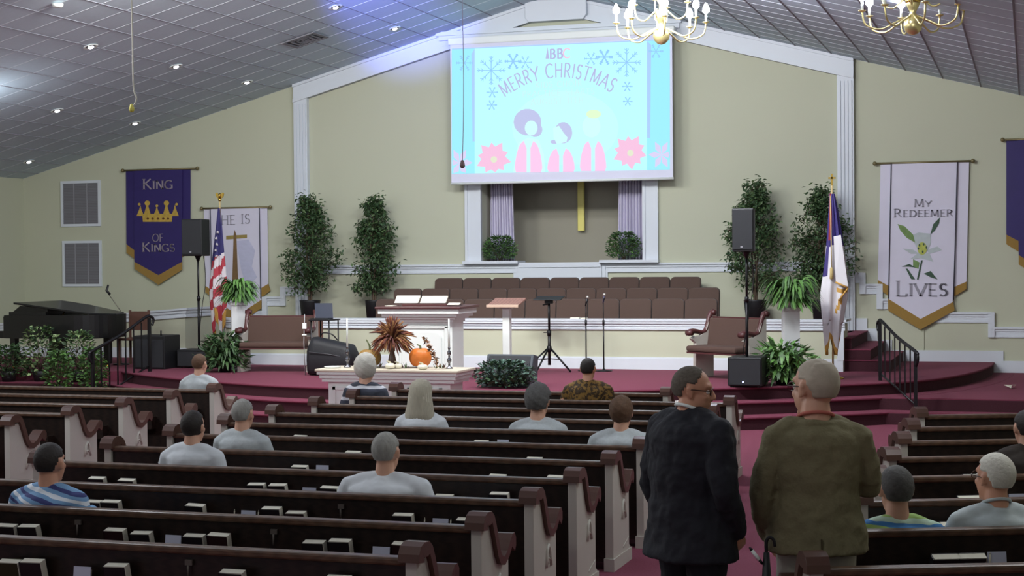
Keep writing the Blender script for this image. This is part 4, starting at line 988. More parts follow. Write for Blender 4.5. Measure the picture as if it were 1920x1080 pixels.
# platform benches: upholstered, white ends with cherry caps
def bench(loc, L, rz, label):
    r = root('platform_bench', label, 'bench', loc, rz, 'upholstered benches on the stage')   # local as pew, +Y = facing
    m = MB(); m.box((0.03, 0.05, 0.36), (L - 0.03, 0.52, 0.385)); part(r, 'seat_board', m, M_DRED)
    m = MB(); m.box((0.03, 0.08, 0.385), (L - 0.03, 0.54, 0.47)); part(r, 'seat_cushion', m, mat('bench_fabric', (78, 58, 50), 0.9, 0.08, 70, 0.1), bevel=0.03)
    m = MB(); m.prism([(0.03, 0.0, 0.44), (0.03, 0.12, 0.44), (0.03, 0.06, 0.85), (0.03, -0.01, 0.85)], (L - 0.06, 0, 0)); part(r, 'back_cushion', m, MATS['bench_fabric'], bevel=0.012)
    m = MB(); m.box((0.03, -0.04, 0.42), (L - 0.03, -0.0, 0.87)); part(r, 'back_board', m, M_DRED)
    for i, x in enumerate((0.0, L)):
        m = MB(); m.prism([(x - 0.03, u, z) for u, z in [(-0.02, 0), (0.0, 0), (0.44, 0.0), (0.44, 0.10), (0.34, 0.12), (0.33, 0.5), (0.42, 0.56), (0.34, 0.6), (0.24, 0.6), (0.14, 0.66), (0.06, 0.84), (-0.02, 0.86)]], (0.06, 0, 0)); e = part(r, 'end_panel', m, M_PEWW, bevel=0.005)
        P = [(-0.05, 0.95), (0.0, 0.92), (0.04, 0.86), (0.07, 0.77), (0.10, 0.69), (0.14, 0.65), (0.2, 0.64), (0.28, 0.66), (0.36, 0.67), (0.42, 0.66), (0.46, 0.62)]
        m = MB(); m.tube([(x, u, z) for u, z in P], [0.035, 0.04, 0.036, 0.034, 0.034, 0.034, 0.034, 0.034, 0.036, 0.044, 0.03], 8)
        m.tube([(x - 0.05, -0.03, 0.925), (x + 0.05, -0.03, 0.925)], 0.038, 10); m.tube([(x - 0.052, 0.43, 0.645), (x + 0.052, 0.43, 0.645)], 0.042, 10)
        part(r, 'end_cap', m, M_DRED)
    return r
# right bench faces towards the camera side; local +Y rotated to face down the room
p0 = on_z(1440, 701, 0.5); rzb = rad(180 - 35)
bx = Vector((X_at(1432, 22.25), 22.25, 0.5)); bench(tuple(bx), 1.05, rzb, 'brown upholstered bench with cherry caps at right, in front of the choir rail')
bx = Vector((X_at(592, 22.9), 22.9, 0.5)); bench(tuple(bx), 1.12, rad(180 + 8), 'brown upholstered bench at left beside the laptop stand')

# ============================================================ COMMUNION TABLE
TX0, TX1, TY0, TY1, TZ = X_at(588, 18.7), X_at(856, 18.7), 18.7, 19.4, 0.83
t = root('communion_table', 'white panelled communion table before the stage, pumpkins on top', 'table', ((TX0+TX1)/2, 19.05, 0))
m = MB(); m.box((TX0, TY0, TZ - 0.03), (TX1, TY1, TZ)); part(t, 'tabletop', m, mat('table_runner_cream', (206, 196, 176), 0.8, 0.06, 30), world=True, bevel=0.006)
m = MB()
for k, (d0, d1, i) in enumerate(((0.03, 0.07, 0.02), (0.07, 0.12, 0.045), (0.12, 0.165, 0.07))): m.box((TX0 + i, TY0 + i, TZ - d1), (TX1 - i, TY1 - i, TZ - d0))
part(t, 'top_moulding', m, M_WHITE, world=True)
m = MB(); m.box((TX0 + 0.14, TY0 + 0.12, 0.08), (TX1 - 0.14, TY1 - 0.12, TZ - 0.165)); part(t, 'cabinet_body', m, M_WHITE, world=True)
for k in range(3):
    a = TX0 + 0.2 + k * (TX1 - TX0 - 0.4) / 3; b = a + (TX1 - TX0 - 0.4) / 3 - 0.05
    m = MB()
    for q in (((a, 0.16), (b, 0.2)), ((a, 0.56), (b, 0.6)), ((a, 0.16), (a + 0.04, 0.6)), ((b - 0.04, 0.16), (b, 0.6))): m.box((q[0][0], TY0 + 0.105, q[0][1]), (q[1][0], TY0 + 0.121, q[1][1]))
    part(t, 'raised_panel', m, M_WHITE, world=True)
m = MB(); m.box((TX0 + 0.1, TY0 + 0.08, 0), (TX1 - 0.1, TY1 - 0.08, 0.09)); part(t, 'plinth', m, M_WHITE, world=True, bevel=0.01)
# things on the table
def pumpkin(px, Y, r, h, mt, name, label, stem=0.09, stemcol=(96, 104, 62), ribs=12):
    x = X_at(px, Y); o = root(name, label, 'pumpkin', (x, Y, TZ))
    m = MB(); seg = 48; rings = 14; vs = []; fs = []
    for i in range(rings + 1):
        a = PI * i / rings; 
        for k in range(seg):
            q = 2*PI*k/seg; rr_ = r * (1 + 0.05 * abs(math.cos(q * ribs / 2)) - 0.03) * math.sin(a) ** 0.8
            zz = h/2 + h/2 * math.cos(a) * (1 - 0.25 * math.exp(-((math.sin(a)) / 0.35) ** 2)); vs.append((rr_*math.cos(q), rr_*math.sin(q), max(0.0, zz)))
    for i in range(rings):
        for k in range(seg): l = (k+1) % seg; fs.append((i*seg+k, i*seg+l, (i+1)*seg+l, (i+1)*seg+k))
    m.add(vs, fs, 0, True); part(o, 'flesh', m, mt)
    if stem:
        m = MB(); m.tube(catmull([(0, 0, h * 0.86), (0, 0, h + stem * 0.2), (-0.02, 0, h + stem * 0.6), (-0.045, 0, h + stem)], 4), [0.022, 0.018, 0.015, 0.014, 0.013, 0.012, 0.011, 0.01, 0.009, 0.009, 0.009, 0.008, 0.01], 8); part(o, 'stalk', m, mat('stalk_%d' % stemcol[0], stemcol, 0.7, 0.2, 30))
    return o
M_PUM1 = mat('mottled_pumpkin', (154, 118, 56), 0.5, 0.35, 14); M_PUM2 = mat('orange_pumpkin', (216, 118, 44), 0.45, 0.18, 10); M_PUMW = mat('white_pumpkin', (232, 230, 212), 0.5, 0.04, 20)
pumpkin(692, 19.15, 0.15, 0.25, M_PUM1, 'pumpkin', 'mottled green and orange pumpkin with curled stalk on the white table', 0.11)
pumpkin(787, 19.2, 0.145, 0.27, M_PUM2, 'pumpkin', 'bright orange pumpkin with dried leaves on its right shoulder', 0.03)
pumpkin(730, 18.9, 0.062, 0.08, M_PUMW, 'pumpkin', 'small white pumpkin below the vase of feathery stems', 0.02, (196, 190, 160))
pumpkin(745, 18.98, 0.05, 0.07, M_PUMW, 'pumpkin', 'smallest white pumpkin, just right of the vase foot', 0.02, (196, 190, 160))
pumpkin(791, 18.85, 0.068, 0.07, M_PUMW, 'pumpkin', 'small flat white pumpkin in front of the bright orange pumpkin', 0.02, (196, 190, 160))
pumpkin(668, 18.85, 0.05, 0.065, M_PUMW, 'pumpkin', 'small white pumpkin at the foot of the left candlestick', 0.02, (196, 190, 160))
# vase with dried stems
vx = X_at(734, 19.1); vz = root('flower_vase', 'slim dark vase of rust feathery dried stems between the pumpkins', 'vase', (vx, 19.1, TZ))
m = MB(); m.lathe([(0.0, 0), (0.035, 0.0), (0.04, 0.02), (0.045, 0.06), (0.035, 0.11), (0.024, 0.16), (0.03, 0.2), (0.052, 0.25), (0.06, 0.27), (0.052, 0.27), (0.02, 0.2), (0, 0.19)], seg=18); part(vz, 'vase_body', m, mat('vase_glaze', (78, 58, 48), 0.3, 0.2, 12))
cols = [mat('dried_rust', (122, 68, 46), 0.9, 0.3, 30), mat('dried_tan', (150, 108, 68), 0.9, 0.3, 30), mat('dried_plum', (92, 54, 48), 0.9, 0.3, 30)]
m = MB()
for k in range(270):
    a = random.uniform(0, 2*PI); el = random.uniform(-0.25, 1.0) ** 1; ln = random.uniform(0.18, 0.29); el = el * PI / 2
    d = Vector((math.cos(a)*math.cos(el), math.sin(a)*math.cos(el), math.sin(el))); b0 = Vector((0, 0, 0.25)); tip = b0 + d*ln*(1.0 if el > 0 else 0.9) + Vector((0, 0, -0.05 * math.cos(el))); mid = b0 + d*ln*0.5 + Vector((0, 0, 0.03))
    m.tube(catmull([b0, mid, tip], 3), [0.003, 0.004, 0.006, 0.008, 0.009, 0.007, 0.002], 5, k % 3)
part(vz, 'dried_stems', m, cols, kind='stuff')
vz.scale = (1.25, 1.25, 1.28)
# leaf garland by the orange pumpkin and along the table
gx = X_at(800, 19.0); m = MB(); gm = [mat('dried_leaf_tan', (190, 152, 112), 0.85, 0.25, 20), mat('dried_leaf_brown', (74, 46, 36), 0.85, 0.25, 20), mat('dried_leaf_peach', (214, 166, 130), 0.85, 0.2, 20)]
def leaf(m, p, d, ln, wd, mi=0, up=None):
    d = Vector(d).normalized(); s_ = d.cross(up if up is not None else Vector((random.uniform(-1, 1), random.uniform(-1, 1), 1))); 
    if s_.length < 1e-4: s_ = d.cross(Vector((1, 0, 0.2)))
    s_.normalize(); n_ = s_.cross(d) * wd * 0.25; p = Vector(p)
    m.add([p, p + d*ln*0.45 + s_*wd/2 + n_, p + d*ln, p + d*ln*0.45 - s_*wd/2 + n_, p + d * ln * 0.5], [(0, 1, 4), (1, 2, 4), (2, 3, 4), (3, 0, 4)], mi, True)
for k in range(110):
    tt = random.random(); c0 = Vector((gx - 0.03 + tt * 0.22, 18.98 - tt * 0.1, TZ + 0.36 * (1 - tt) ** 0.8 + 0.02)); d = Vector((random.uniform(-1, 1), random.uniform(-1, 0.4), random.uniform(-0.4, 1)))
    leaf(m, c0, d, random.uniform(0.04, 0.075), random.uniform(0.02, 0.035), k % 3)
single('leaf_garland', m, gm, 'dried leaf and corn husk garland trailing off the orange pumpkin', 'garland', kind='stuff', origin=(gx, 18.98, TZ))
gl = [(X_at(712, 19.2), 'pine cone sprig'), ]
m = MB()
for px in (708, 752, 762, 820, 830):
    x = X_at(px, 19.05)
    for k in range(7): leaf(m, (x + random.uniform(-0.03, 0.03), 19.05 + random.uniform(-0.05, 0.05), TZ), (random.uniform(-0.6, 0.6), random.uniform(-0.5, 0.5), 1), random.uniform(0.05, 0.09), 0.02, k % 2)
single('table_sprigs', m, [M_LEAFM, gm[1]], 'small green and brown sprigs scattered between the pumpkins on the table', 'greenery', kind='stuff', origin=(vx, 19.05, TZ))
def candle(px, label):
    x = X_at(px, 19.1); r = root('candlestick', label, 'candlestick', (x, 19.1, TZ), group='tall candlesticks on the communion table')
    m = MB(); m.lathe([(0, 0), (0.05, 0), (0.045, 0.012), (0.015, 0.03), (0.012, 0.07), (0.028, 0.09), (0.03, 0.12), (0.013, 0.14), (0.012, 0.17), (0.024, 0.185), (0.022, 0.22), (0.01, 0.235), (0.016, 0.26), (0.02, 0.27), (0.0, 0.27)], seg=16); part(r, 'silver_stick', m, mat('tarnished_silver', (120, 120, 126), 0.25, metal=0.9))
    m = MB(); m.tube([(0, 0, 0.265), (0, 0, 0.64)], [0.013, 0.011], 10); part(r, 'taper', m, M_WHITE)
    m = MB(); m.tube([(0, 0, 0.64), (0.001, 0, 0.655)], 0.0015, 4); part(r, 'wick', m, M_BLACK)
candle(650, 'silver candlestick with tall white taper at the left end of the table'); candle(841, 'silver candlestick with tall white taper at the right end of the table')
m = MB(); m.lathe([(0, 0), (0.09, 0.0), (0.11, 0.02), (0.105, 0.022), (0.08, 0.008), (0, 0.006)], c=(X_at(622, 18.95), 18.95, TZ), seg=24)
single('offering_plate', m, M_WHITE, 'round white offering plate at the left end of the communion table', 'plate')

# ============================================================ PULPIT
PXc, PY = X_at(791, 21.2), 21.2
p = root('pulpit', 'large white panelled pulpit with dark cherry top and arched front panel', 'pulpit', (PXc, PY, 0.5))
m = MB(); m.box((-0.46, -0.02, 0.12), (0.46, 0.45, 0.86)); part(p, 'cabinet', m, M_WHITE)
m = MB(); m.box((-0.52, -0.07, 0), (0.52, 0.5, 0.12)); m.box((-0.49, -0.04, 0.12), (0.49, 0.47, 0.15)); part(p, 'plinth', m, M_WHITE, bevel=0.01)
m = MB()
for z0, z1, e in ((0.84, 0.88, 0.02), (0.88, 0.915, 0.06), (0.915, 0.96, 0.11), (0.96, 1.03, 0.15)): m.box((-0.46 - e, -0.02 - e, z0), (0.46 + e, 0.45 + e, z1))
part(p, 'cornice', m, M_WHITE)
m = MB(); m.prism([(-0.65, -0.2, 1.03), (-0.65, 0.62, 1.03), (-0.65, 0.62, 1.075), (-0.65, -0.2, 1.06)], (1.3, 0, 0)); m.box((-0.36, 0.1, 1.06), (0.36, 0.56, 1.10)); part(p, 'reading_top', m, M_DRED, bevel=0.008)
m = MB(); P = [(-0.3, 0.2), (0.3, 0.2), (0.3, 0.62)] + [(0.3 - 0.08 + 0.08*math.cos(a), 0.70 - 0.08 + 0.08*math.sin(a)) for a in [q*PI/12 for q in range(7)]] + [(-0.22 + 0.08*math.cos(a), 0.62 + 0.08*math.sin(a)) for a in [PI/2 + q*PI/12 for q in range(7)]]
m.prism([(x, -0.045, z) for x, z in P], (0, 0.03, 0)); part(p, 'raised_panel', m, M_WHITE, bevel=0.012)
m = MB()
for q in (((-0.40, 0.17), (-0.35, 0.78)), ((0.35, 0.17), (0.40, 0.78)), ((-0.40, 0.75), (0.40, 0.79))): m.box((q[0][0], -0.04, q[0][1]), (q[1][0], -0.018, q[1][1]))
part(p, 'panel_moulding', m, M_WHITE, bevel=0.006)
zb = 0.5 + 1.10
def openbook(px0, px1, Y, z, h, name, label, cat='book'):
    a, b = X_at(px0, Y), X_at(px1, Y); r = root(name, label, cat, ((a+b)/2, Y, z)); w_ = b - a
    m = MB(); m.prism([(-w_/2, 0, 0.008), (w_/2, 0, 0.008), (w_/2, 0.05 + h * 0.5, h), (-w_/2, 0.05 + h * 0.5, h)], (0, 0.03, 0.0)); part(r, 'pages', m, M_PAPER)
    m = MB(); m.box((-w_/2 - 0.01, -0.005, 0), (w_/2 + 0.01, 0.14, 0.008)); part(r, 'cover', m, M_HYMNM); return r
openbook(739, 783, PY + 0.12, zb, 0.11, 'open_binder', 'open white page standing at left on the pulpit top', 'book')
openbook(787, 835, PY + 0.12, zb, 0.105, 'open_binder', 'open white page standing in the middle of the pulpit top', 'book')
openbook(838, 860, PY + 0.05, zb - 0.025, 0.035, 'folded_notes', 'low white notes at the right edge of the pulpit top', 'paper')
m = MB(); m.box((X_at(721, PY), PY, 0.5 + 1.062), (X_at(737, PY), PY + 0.16, 0.5 + 1.075)); single('paper_sheet', m, M_PAPER, 'small stack of paper on the left end of the pulpit top', 'paper')

# lectern
lx = X_at(950, 22.3); l = root('lectern', 'slender white post lectern with slanted reddish wooden top', 'lectern', (lx, 22.3, 0.5))
m = MB(); m.box((-0.055, -0.055, 0.03), (0.055, 0.055, 1.0)); part(l, 'post', m, M_WHITE, bevel=0.006)
m = MB(); m.box((-0.17, -0.15, 0), (0.17, 0.15, 0.04)); part(l, 'foot', m, M_WHITE, bevel=0.01)
m = MB(); m.box((-0.1, -0.09, 1.0), (0.1, 0.09, 1.03)); part(l, 'collar', m, M_WHITE)
m = MB(); m.prism([(-0.24, -0.2, 1.03), (-0.24, 0.2, 1.12), (-0.24, 0.2, 1.15), (-0.24, -0.2, 1.055)], (0.48, 0, 0)); part(l, 'reading_top', m, M_LWOOD, bevel=0.006)
m = MB(); m.box((-0.245, -0.225, 1.02), (0.245, -0.195, 1.06)); part(l, 'book_stop', m, mat('lectern_lip', (196, 170, 150), 0.4), bevel=0.004)
# music stand
sx_, sy_ = X_at(1029, 23.35), 23.35; r = root('music_stand', 'black tripod music stand with a flat tilted desk in front of the choir rail', 'stand', (sx_, sy_, 0.5))
m = MB(); m.prism([(-0.22, -0.12, 1.09), (-0.22, 0.14, 1.14), (-0.22, 0.14, 1.155), (-0.22, -0.12, 1.105)], (0.44, 0, 0)); part(r, 'desk', m, M_METALK, bevel=0.006)
m = MB(); m.box((-0.06, -0.04, 1.04), (0.06, 0.04, 1.1)); m.tube([(-0.1, 0, 1.02), (-0.02, 0, 1.03)], 0.012, 6); part(r, 'clamp', m, M_METALK, bevel=0.01)
m = MB(); m.tube([(0, 0, 0.1), (0, 0, 0.62)], 0.024, 10); m.tube([(0, 0, 0.6), (0, 0, 1.08)], 0.018, 10); m.tube([(0, 0, 0.55), (0, 0, 0.63)], 0.032, 10); m.tube([(-0.09, 0, 0.6), (0, 0, 0.6)], 0.008, 6); part(r, 'column', m, M_METALK)
for a in (200, 340, 250):
    c_, s_ = math.cos(rad(a)), math.sin(rad(a)); k_ = 0.4 if a != 250 else 0.34
    m = MB(); m.tube([(0.02*c_, 0.02*s_, 0.36), (k_*c_, k_*s_, 0.012)], 0.015, 6); m.tube([(0, 0, 0.2), (k_*0.5*c_, k_*0.5*s_, 0.19)], 0.007, 5); part(r, 'leg', m, M_METALK)
m = MB(); m.lathe([(0.035, 0.3), (0.04, 0.34), (0.035, 0.39), (0.02, 0.4)], seg=12); part(r, 'hub', m, M_METALK)
def mic_stand(px, Y, ztop, label, lean):
    x = X_at(px, Y); r = root('microphone_stand', label, 'stand', (x, Y, 0.5), group='straight microphone stands')
    m = MB(); m.lathe([(0, 0), (0.13, 0), (0.13, 0.012), (0.04, 0.022), (0.012, 0.04), (0, 0.04)], seg=20); part(r, 'round_base', m, M_METALK)
    m = MB(); m.tube([(0, 0, 0.03), (0, 0, 0.75)], 0.011, 8); m.tube([(0, 0, 0.7), (0, 0, ztop)], 0.008, 8); part(r, 'pole', m, M_METALK)
    m = MB(); m.tube([(0, 0, 0.70), (0, 0, 0.78)], 0.018, 8); part(r, 'clutch', m, M_METALK)
    m = MB(); m.tube([(0, 0, ztop), (lean, -0.02, ztop + 0.07)], [0.012, 0.016], 8); part(r, 'microphone_clip', m, M_METALK)
    m = MB(); m.tube([(-0.2 * lean, -0.0, ztop - 0.02), (lean, -0.02, ztop + 0.09)], [0.01, 0.018], 8); mm = part(r, 'microphone_body', m, mat('mic_body', (52, 46, 80), 0.4) if lean > 0.015 and px > 1110 else M_METALK)
    m = MB(); m.ball((lean * 1.2, -0.025, ztop + 0.11), 0.026, 12, 8); part(mm, 'microphone_head', m, mat('mic_mesh', (168, 164, 158), 0.35, 0.2, 300, metal=0.6))
mic_stand(1098, 23.6, 1.02, 'straight microphone stand beside the music stand, silver head', 0.03)
mic_stand(1131, 23.6, 1.06, 'straight microphone stand with blue body, farther right from the music stand', 0.02)
# stage monitor hidden by ivy
wx0, wx1 = X_at(908, 20.5), X_at(996, 20.5)
m = MB(); r = root('stage_monitor', 'grey floor monitor wedge at the stage edge behind ivy', 'speaker', ((wx0+wx1)/2, 20.5, 0.5))
m.prism([(wx0, 20.35, 0.5), (wx0, 20.75, 0.5), (wx0, 20.8, 0.9), (wx0, 20.6, 0.93)], (wx1 - wx0, 0, 0)); part(r, 'cabinet', m, mat('wedge_grey', (70, 76, 82), 0.7, 0.05, 30), world=True, bevel=0.012)
m = MB(); m.prism([(wx0 + 0.04, 20.345, 0.54), (wx0 + 0.04, 20.34, 0.55), (wx0 + 0.04, 20.58, 0.91), (wx0 + 0.04, 20.59, 0.905)], (wx1 - wx0 - 0.08, 0, 0)); part(r, 'grille', m, M_GRILLE, world=True)
m = MB()
for xx in (wx0 - 0.002, wx1 - 0.0): m.box((xx - 0.006, 20.55, 0.66), (xx + 0.006, 20.66, 0.7))
part(r, 'handle', m, M_BLACK, world=True)

# pedestals
def pedestal(px, Y, ztop, w_, label, rz):
    r = root('plant_pedestal', label, 'pedestal', (X_at(px, Y), Y, 0.5), rz, group='white plant pedestals'); h = ztop - 0.5
    m = MB(); m.box((-w_/2 + 0.02, -w_/2 + 0.02, 0.08), (w_/2 - 0.02, w_/2 - 0.02, h - 0.05)); part(r, 'shaft', m, mat('pedestal_white', (214, 216, 218), 0.5, 0.02, 8))
    m = MB(); m.box((-w_/2, -w_/2, 0), (w_/2, w_/2, 0.08)); part(r, 'base', m, MATS['pedestal_white'], bevel=0.008)
    m = MB(); m.box((-w_/2, -w_/2, h - 0.05), (w_/2, w_/2, h)); part(r, 'cap', m, MATS['pedestal_white'], bevel=0.008); return r
pedestal(447, 23.0, 1.575, 0.28, 'white square pedestal at left holding a spider plant', rad(30))
pedestal(1482, 22.0, 1.53, 0.25, 'white square pedestal at right holding a spider plant', rad(20))

# ============================================================ PLANTS
def blades(m, n, ln, wd, zc, spread=1.0, droop=0.6, mats=2, ell=(1, 1), up=0.5):
    for k in range(n):
        a = random.uniform(0, 2*PI); l = ln * random.uniform(0.6, 1.1); e = random.uniform(up * 0.2, up * 1.4)
        hx, hy = math.cos(a)*ell[0], math.sin(a)*ell[1]; pts = []
        for i in range(7):
            t_ = i / 6; rr_ = l * spread * t_ * (1 - 0.15*t_); z = zc + l * (e * 1.5 * t_ - (e + droop) * t_ * t_)
            pts.append(Vector((hx*rr_, hy*rr_, z)))
        side = Vector((-math.sin(a), math.cos(a), 0)); vs = []
        for i, p_ in enumerate(pts):
            wv = wd * (0.55 + 0.9*math.sin(PI*min(1, (i/6)*0.9 + 0.08))) * (0.1 if i == 6 else 1) * 0.5
            vs += [p_ - side*wv, p_ + side*wv + Vector((0, 0, wv * 0.4))]
        m.add(vs, [(2*i, 2*i+1, 2*i+3, 2*i+2) for i in range(6)], k % mats, True)
def spider(px, Y, z, label, s=1.0):
    r = root('spider_plant', label, 'plant', (X_at(px, Y), Y, z), group='spider plants on the white pedestals')
    m = MB(); m.lathe([(0, 0), (0.09, 0), (0.13, 0.09), (0.125, 0.1), (0.1, 0.09), (0, 0.08)], seg=20); part(r, 'pot', m, M_WHITE)
    m = MB(); blades(m, 300, 0.30*s, 0.032, 0.08, 1.15, 0.5, 3, up=1.3); blades(m, 90, 0.16*s, 0.03, 0.1, 1.0, 0.1, 3, up=1.5); part(r, 'foliage', m, [M_LEAFB, M_LEAFM, M_LEAFB], kind='stuff', fix=False)
spider(447, 23.0, 1.575, 'green spider plant on the left pedestal before the gold cross banner', 1.25)
spider(1482, 22.0, 1.53, 'large green spider plant on the right pedestal beside the Christian flag', 1.45)
def bush(name, px, Y, z, h, wd, label, cat, kind='leafy', n=420, group=None, pot=True, mats=None, lf=(0.07, 0.035), depth=0.6, flat=False):
    r = root(name, label, cat, (X_at(px, Y), Y, z), group=group)
    if pot:
        m = MB(); m.lathe([(0, 0), (0.1, 0), (0.13, 0.16), (0.12, 0.17), (0.1, 0.15), (0, 0.14)], seg=18); part(r, 'pot', m, M_POT)
    m = MB(); zc = 0.15 if pot else 0.0
    for k in range(9):
        a = 2*PI*k/9; m.tube([(0, 0, zc), (math.cos(a)*wd*0.2, math.sin(a)*wd*0.15, zc + h*0.35), (math.cos(a)*wd*0.38, math.sin(a)*wd*0.3*depth, zc + h*0.55)], 0.005, 4)
    part(r, 'stems', m, M_BARK, kind='stuff')
    m = MB()
    for k in range(n):
        a = random.uniform(0, 2*PI); rr_ = math.sqrt(random.random()); el = random.random()
        zz = zc * 0.1 + (h - zc * 0.1) * (0.08 + 0.87*el); env = math.sqrt(max(0.05, 1 - ((el - 0.38) / 0.68) ** 2))
        q = Vector((math.cos(a)*rr_*wd/2*env, math.sin(a)*rr_*wd/2*env*depth, zz)); d = Vector((math.cos(a), math.sin(a), random.uniform(-0.5, 0.9)))
        leaf(m, q, d, lf[0]*random.uniform(0.7, 1.4), lf[1]*random.uniform(0.7, 1.4), k % len(mats))
    part(r, 'foliage', m, mats, kind='stuff', fix=False); return r
def fern(px, Y, z, h, wd, label, n=150, mats=None, group=None, bw=0.03):
    r = root('potted_fern', label, 'plant', (X_at(px, Y), Y, z), group=group)
    m = MB(); m.lathe([(0, 0), (0.08, 0), (0.12, 0.15), (0.11, 0.16), (0.09, 0.14), (0, 0.13)], seg=18); part(r, 'pot', m, M_POT)
    m = MB()
    blades(m, n // 2, wd*0.5, bw, 0.10, 0.85, 0.35, 2, up=1.3)
    for k in range(420):
        a = random.uniform(0, 2*PI); rr_ = math.sqrt(random.random()); el = random.random(); env = math.sqrt(max(0.05, 1 - ((el - 0.3) / 0.75) ** 2))
        q = Vector((math.cos(a)*rr_*wd*0.42*env, math.sin(a)*rr_*wd*0.3*env, 0.05 + h*el*0.95)); leaf(m, q, (math.cos(a), math.sin(a), random.uniform(-0.6, 1.0)), random.uniform(0.1, 0.2), random.uniform(0.035, 0.06), k % 2)
    part(r, 'foliage', m, mats or [M_LEAFM, M_LEAFD], kind='stuff', fix=False); return r
fern(1466, 21.55, 0.5, 0.52, 1.0, 'bushy green fern on the stage at the foot of the right pedestal', 260, [M_LEAFM, M_LEAFB], bw=0.045)
fern(420, 22.35, 0.5, 0.55, 0.92, 'dark green fern on the stage at the foot of the left pedestal', 260, bw=0.035)
bush('potted_fern', 938, W + 0.02, 2.2, 0.46, 0.6, 'small green fern on the niche ledge before the left curtain', 'plant', n=1500, mats=[M_LEAFM, M_LEAFD, M_LEAFB], lf=(0.055, 0.022), depth=0.6, pot=False, group='ferns on the niche ledge')
bush('potted_fern', 1170, W + 0.02, 2.2, 0.5, 0.6, 'small green fern on the niche ledge before the right curtain', 'plant', n=1500, mats=[M_LEAFM, M_LEAFD, M_LEAFB], lf=(0.055, 0.022), depth=0.6, pot=False, group='ferns on the niche ledge')
iv = bush('ivy_plant', 944, 20.2, 0.5, 0.38, 0.84, 'trailing dark ivy covering the front of the floor monitor', 'plant', n=900, mats=[M_IVY, M_LEAFD, mat('ivy_leaf_pale', (92, 120, 106), 0.55, 0.3, 14)], lf=(0.06, 0.045), depth=0.4, pot=False)
for px, Y, h, wd, lb, mt_ in ((74, 22.05, 0.92, 0.7, 'variegated bushy plant in front of the piano, tallest of the clump', [M_LEAFD, M_LEAFV, M_LEAFM]), (146, 22.0, 0.84, 0.6, 'variegated bushy plant in front of the piano lid end', [M_LEAFM, M_LEAFV, M_LEAFD]),
   (14, 21.9, 0.6, 0.62, 'low dark green plant at the left edge by the piano keyboard', [M_LEAFD, M_LEAFM]), (108, 21.35, 0.55, 0.5, 'low light green plant in front of the piano clump', [M_LEAFM, M_LEAFB]), (172, 21.35, 0.62, 0.45, 'bright green plant nearest the left handrail', [M_LEAFB, M_LEAFM])):
    bush('leafy_plant', px, Y, 0.333 if 21.76 < Y < 22.15 else 0.167, h + (0.0 if Y > 21.6 else 0.15), wd, lb, 'plant', n=520, mats=mt_, lf=(0.075, 0.045), depth=0.6, group='plants in front of the piano')
def ficus(px, Y, z, h, wd, label, seed, pot=0.19):
    random.seed(seed); r = root('ficus_tree', label, 'tree', (X_at(px, Y), Y, z), group='potted ficus trees by the choir')
    m = MB(); m.lathe([(0, 0), (pot*0.72, 0), (pot, 0.5), (pot*1.02, 0.52), (pot*0.94, 0.52), (pot*0.9, 0.46), (0, 0.45)], seg=22); part(r, 'pot', m, M_POT)
    m = MB()
    for k in range(3):
        a = 2*PI*k/3; m.tube(catmull([(0.02*math.cos(a), 0.02*math.sin(a), 0.45), (0.04*math.cos(a+1), 0.04*math.sin(a+1), 0.9), (0.06*math.cos(a+2), 0.05*math.sin(a+2), h*0.62), (0.05*math.cos(a), 0.04*math.sin(a), h*0.9)], 5), [0.02 - 0.0008*i for i in range(16)], 6)
    tips = []
    for k in range(84):
        t_ = random.random(); zz = 0.78 + (h - 0.85) * t_; prof_ = (0.62 + 0.45*math.sin(PI*min(1, t_*1.0 + 0.12))) * (1 - 0.6*t_**3)
        a = random.uniform(0, 2*PI); rr_ = wd/2 * prof_ * random.uniform(0.6, 1.2)
        e = Vector((math.cos(a)*rr_, math.sin(a)*rr_*0.6, zz + random.uniform(-0.1, 0.15))); s0 = Vector((0, 0, max(0.6, zz - rr_*0.6)))
        mid = (s0 + e) / 2 + Vector((0, 0, 0.07)); m.tube(catmull([s0, mid, e], 3), 0.005, 4); tips.append((s0, mid, e))
    part(r, 'branches', m, M_BARK, kind='stuff')
    m = MB()
    for s0, mid, e in tips:
        for k in range(44):
            u = random.random() ** 0.6; q = (mid.lerp(e, (u - 0.4)/0.6) if u > 0.4 else s0.lerp(mid, u/0.4)) + Vector((random.gauss(0, 0.055), random.gauss(0, 0.04), random.gauss(0, 0.06)))
            leaf(m, q, (random.uniform(-1, 1), random.uniform(-1, 0.6), random.uniform(-1.1, 0.3)), random.uniform(0.06, 0.1), random.uniform(0.03, 0.046), 0 if random.random() < 0.7 else 1)
    part(r, 'foliage', m, [M_LEAFD, M_LEAFD2], kind='stuff', fix=False)
ficus(581, 26.3, 1.0, 2.42, 1.08, 'wide potted ficus tree in front of the left pilaster', 3)
ficus(701, 26.35, 1.0, 2.4, 0.82, 'narrow potted ficus tree left of the choir chairs', 9, 0.16)
ficus(1416, 26.3, 1.0, 2.42, 1.05, 'potted ficus tree behind the right loudspeaker', 15)
ficus(1541, 26.3, 1.0, 2.42, 0.95, 'potted ficus tree behind the Christian flag', 21, 0.17)
random.seed(5)

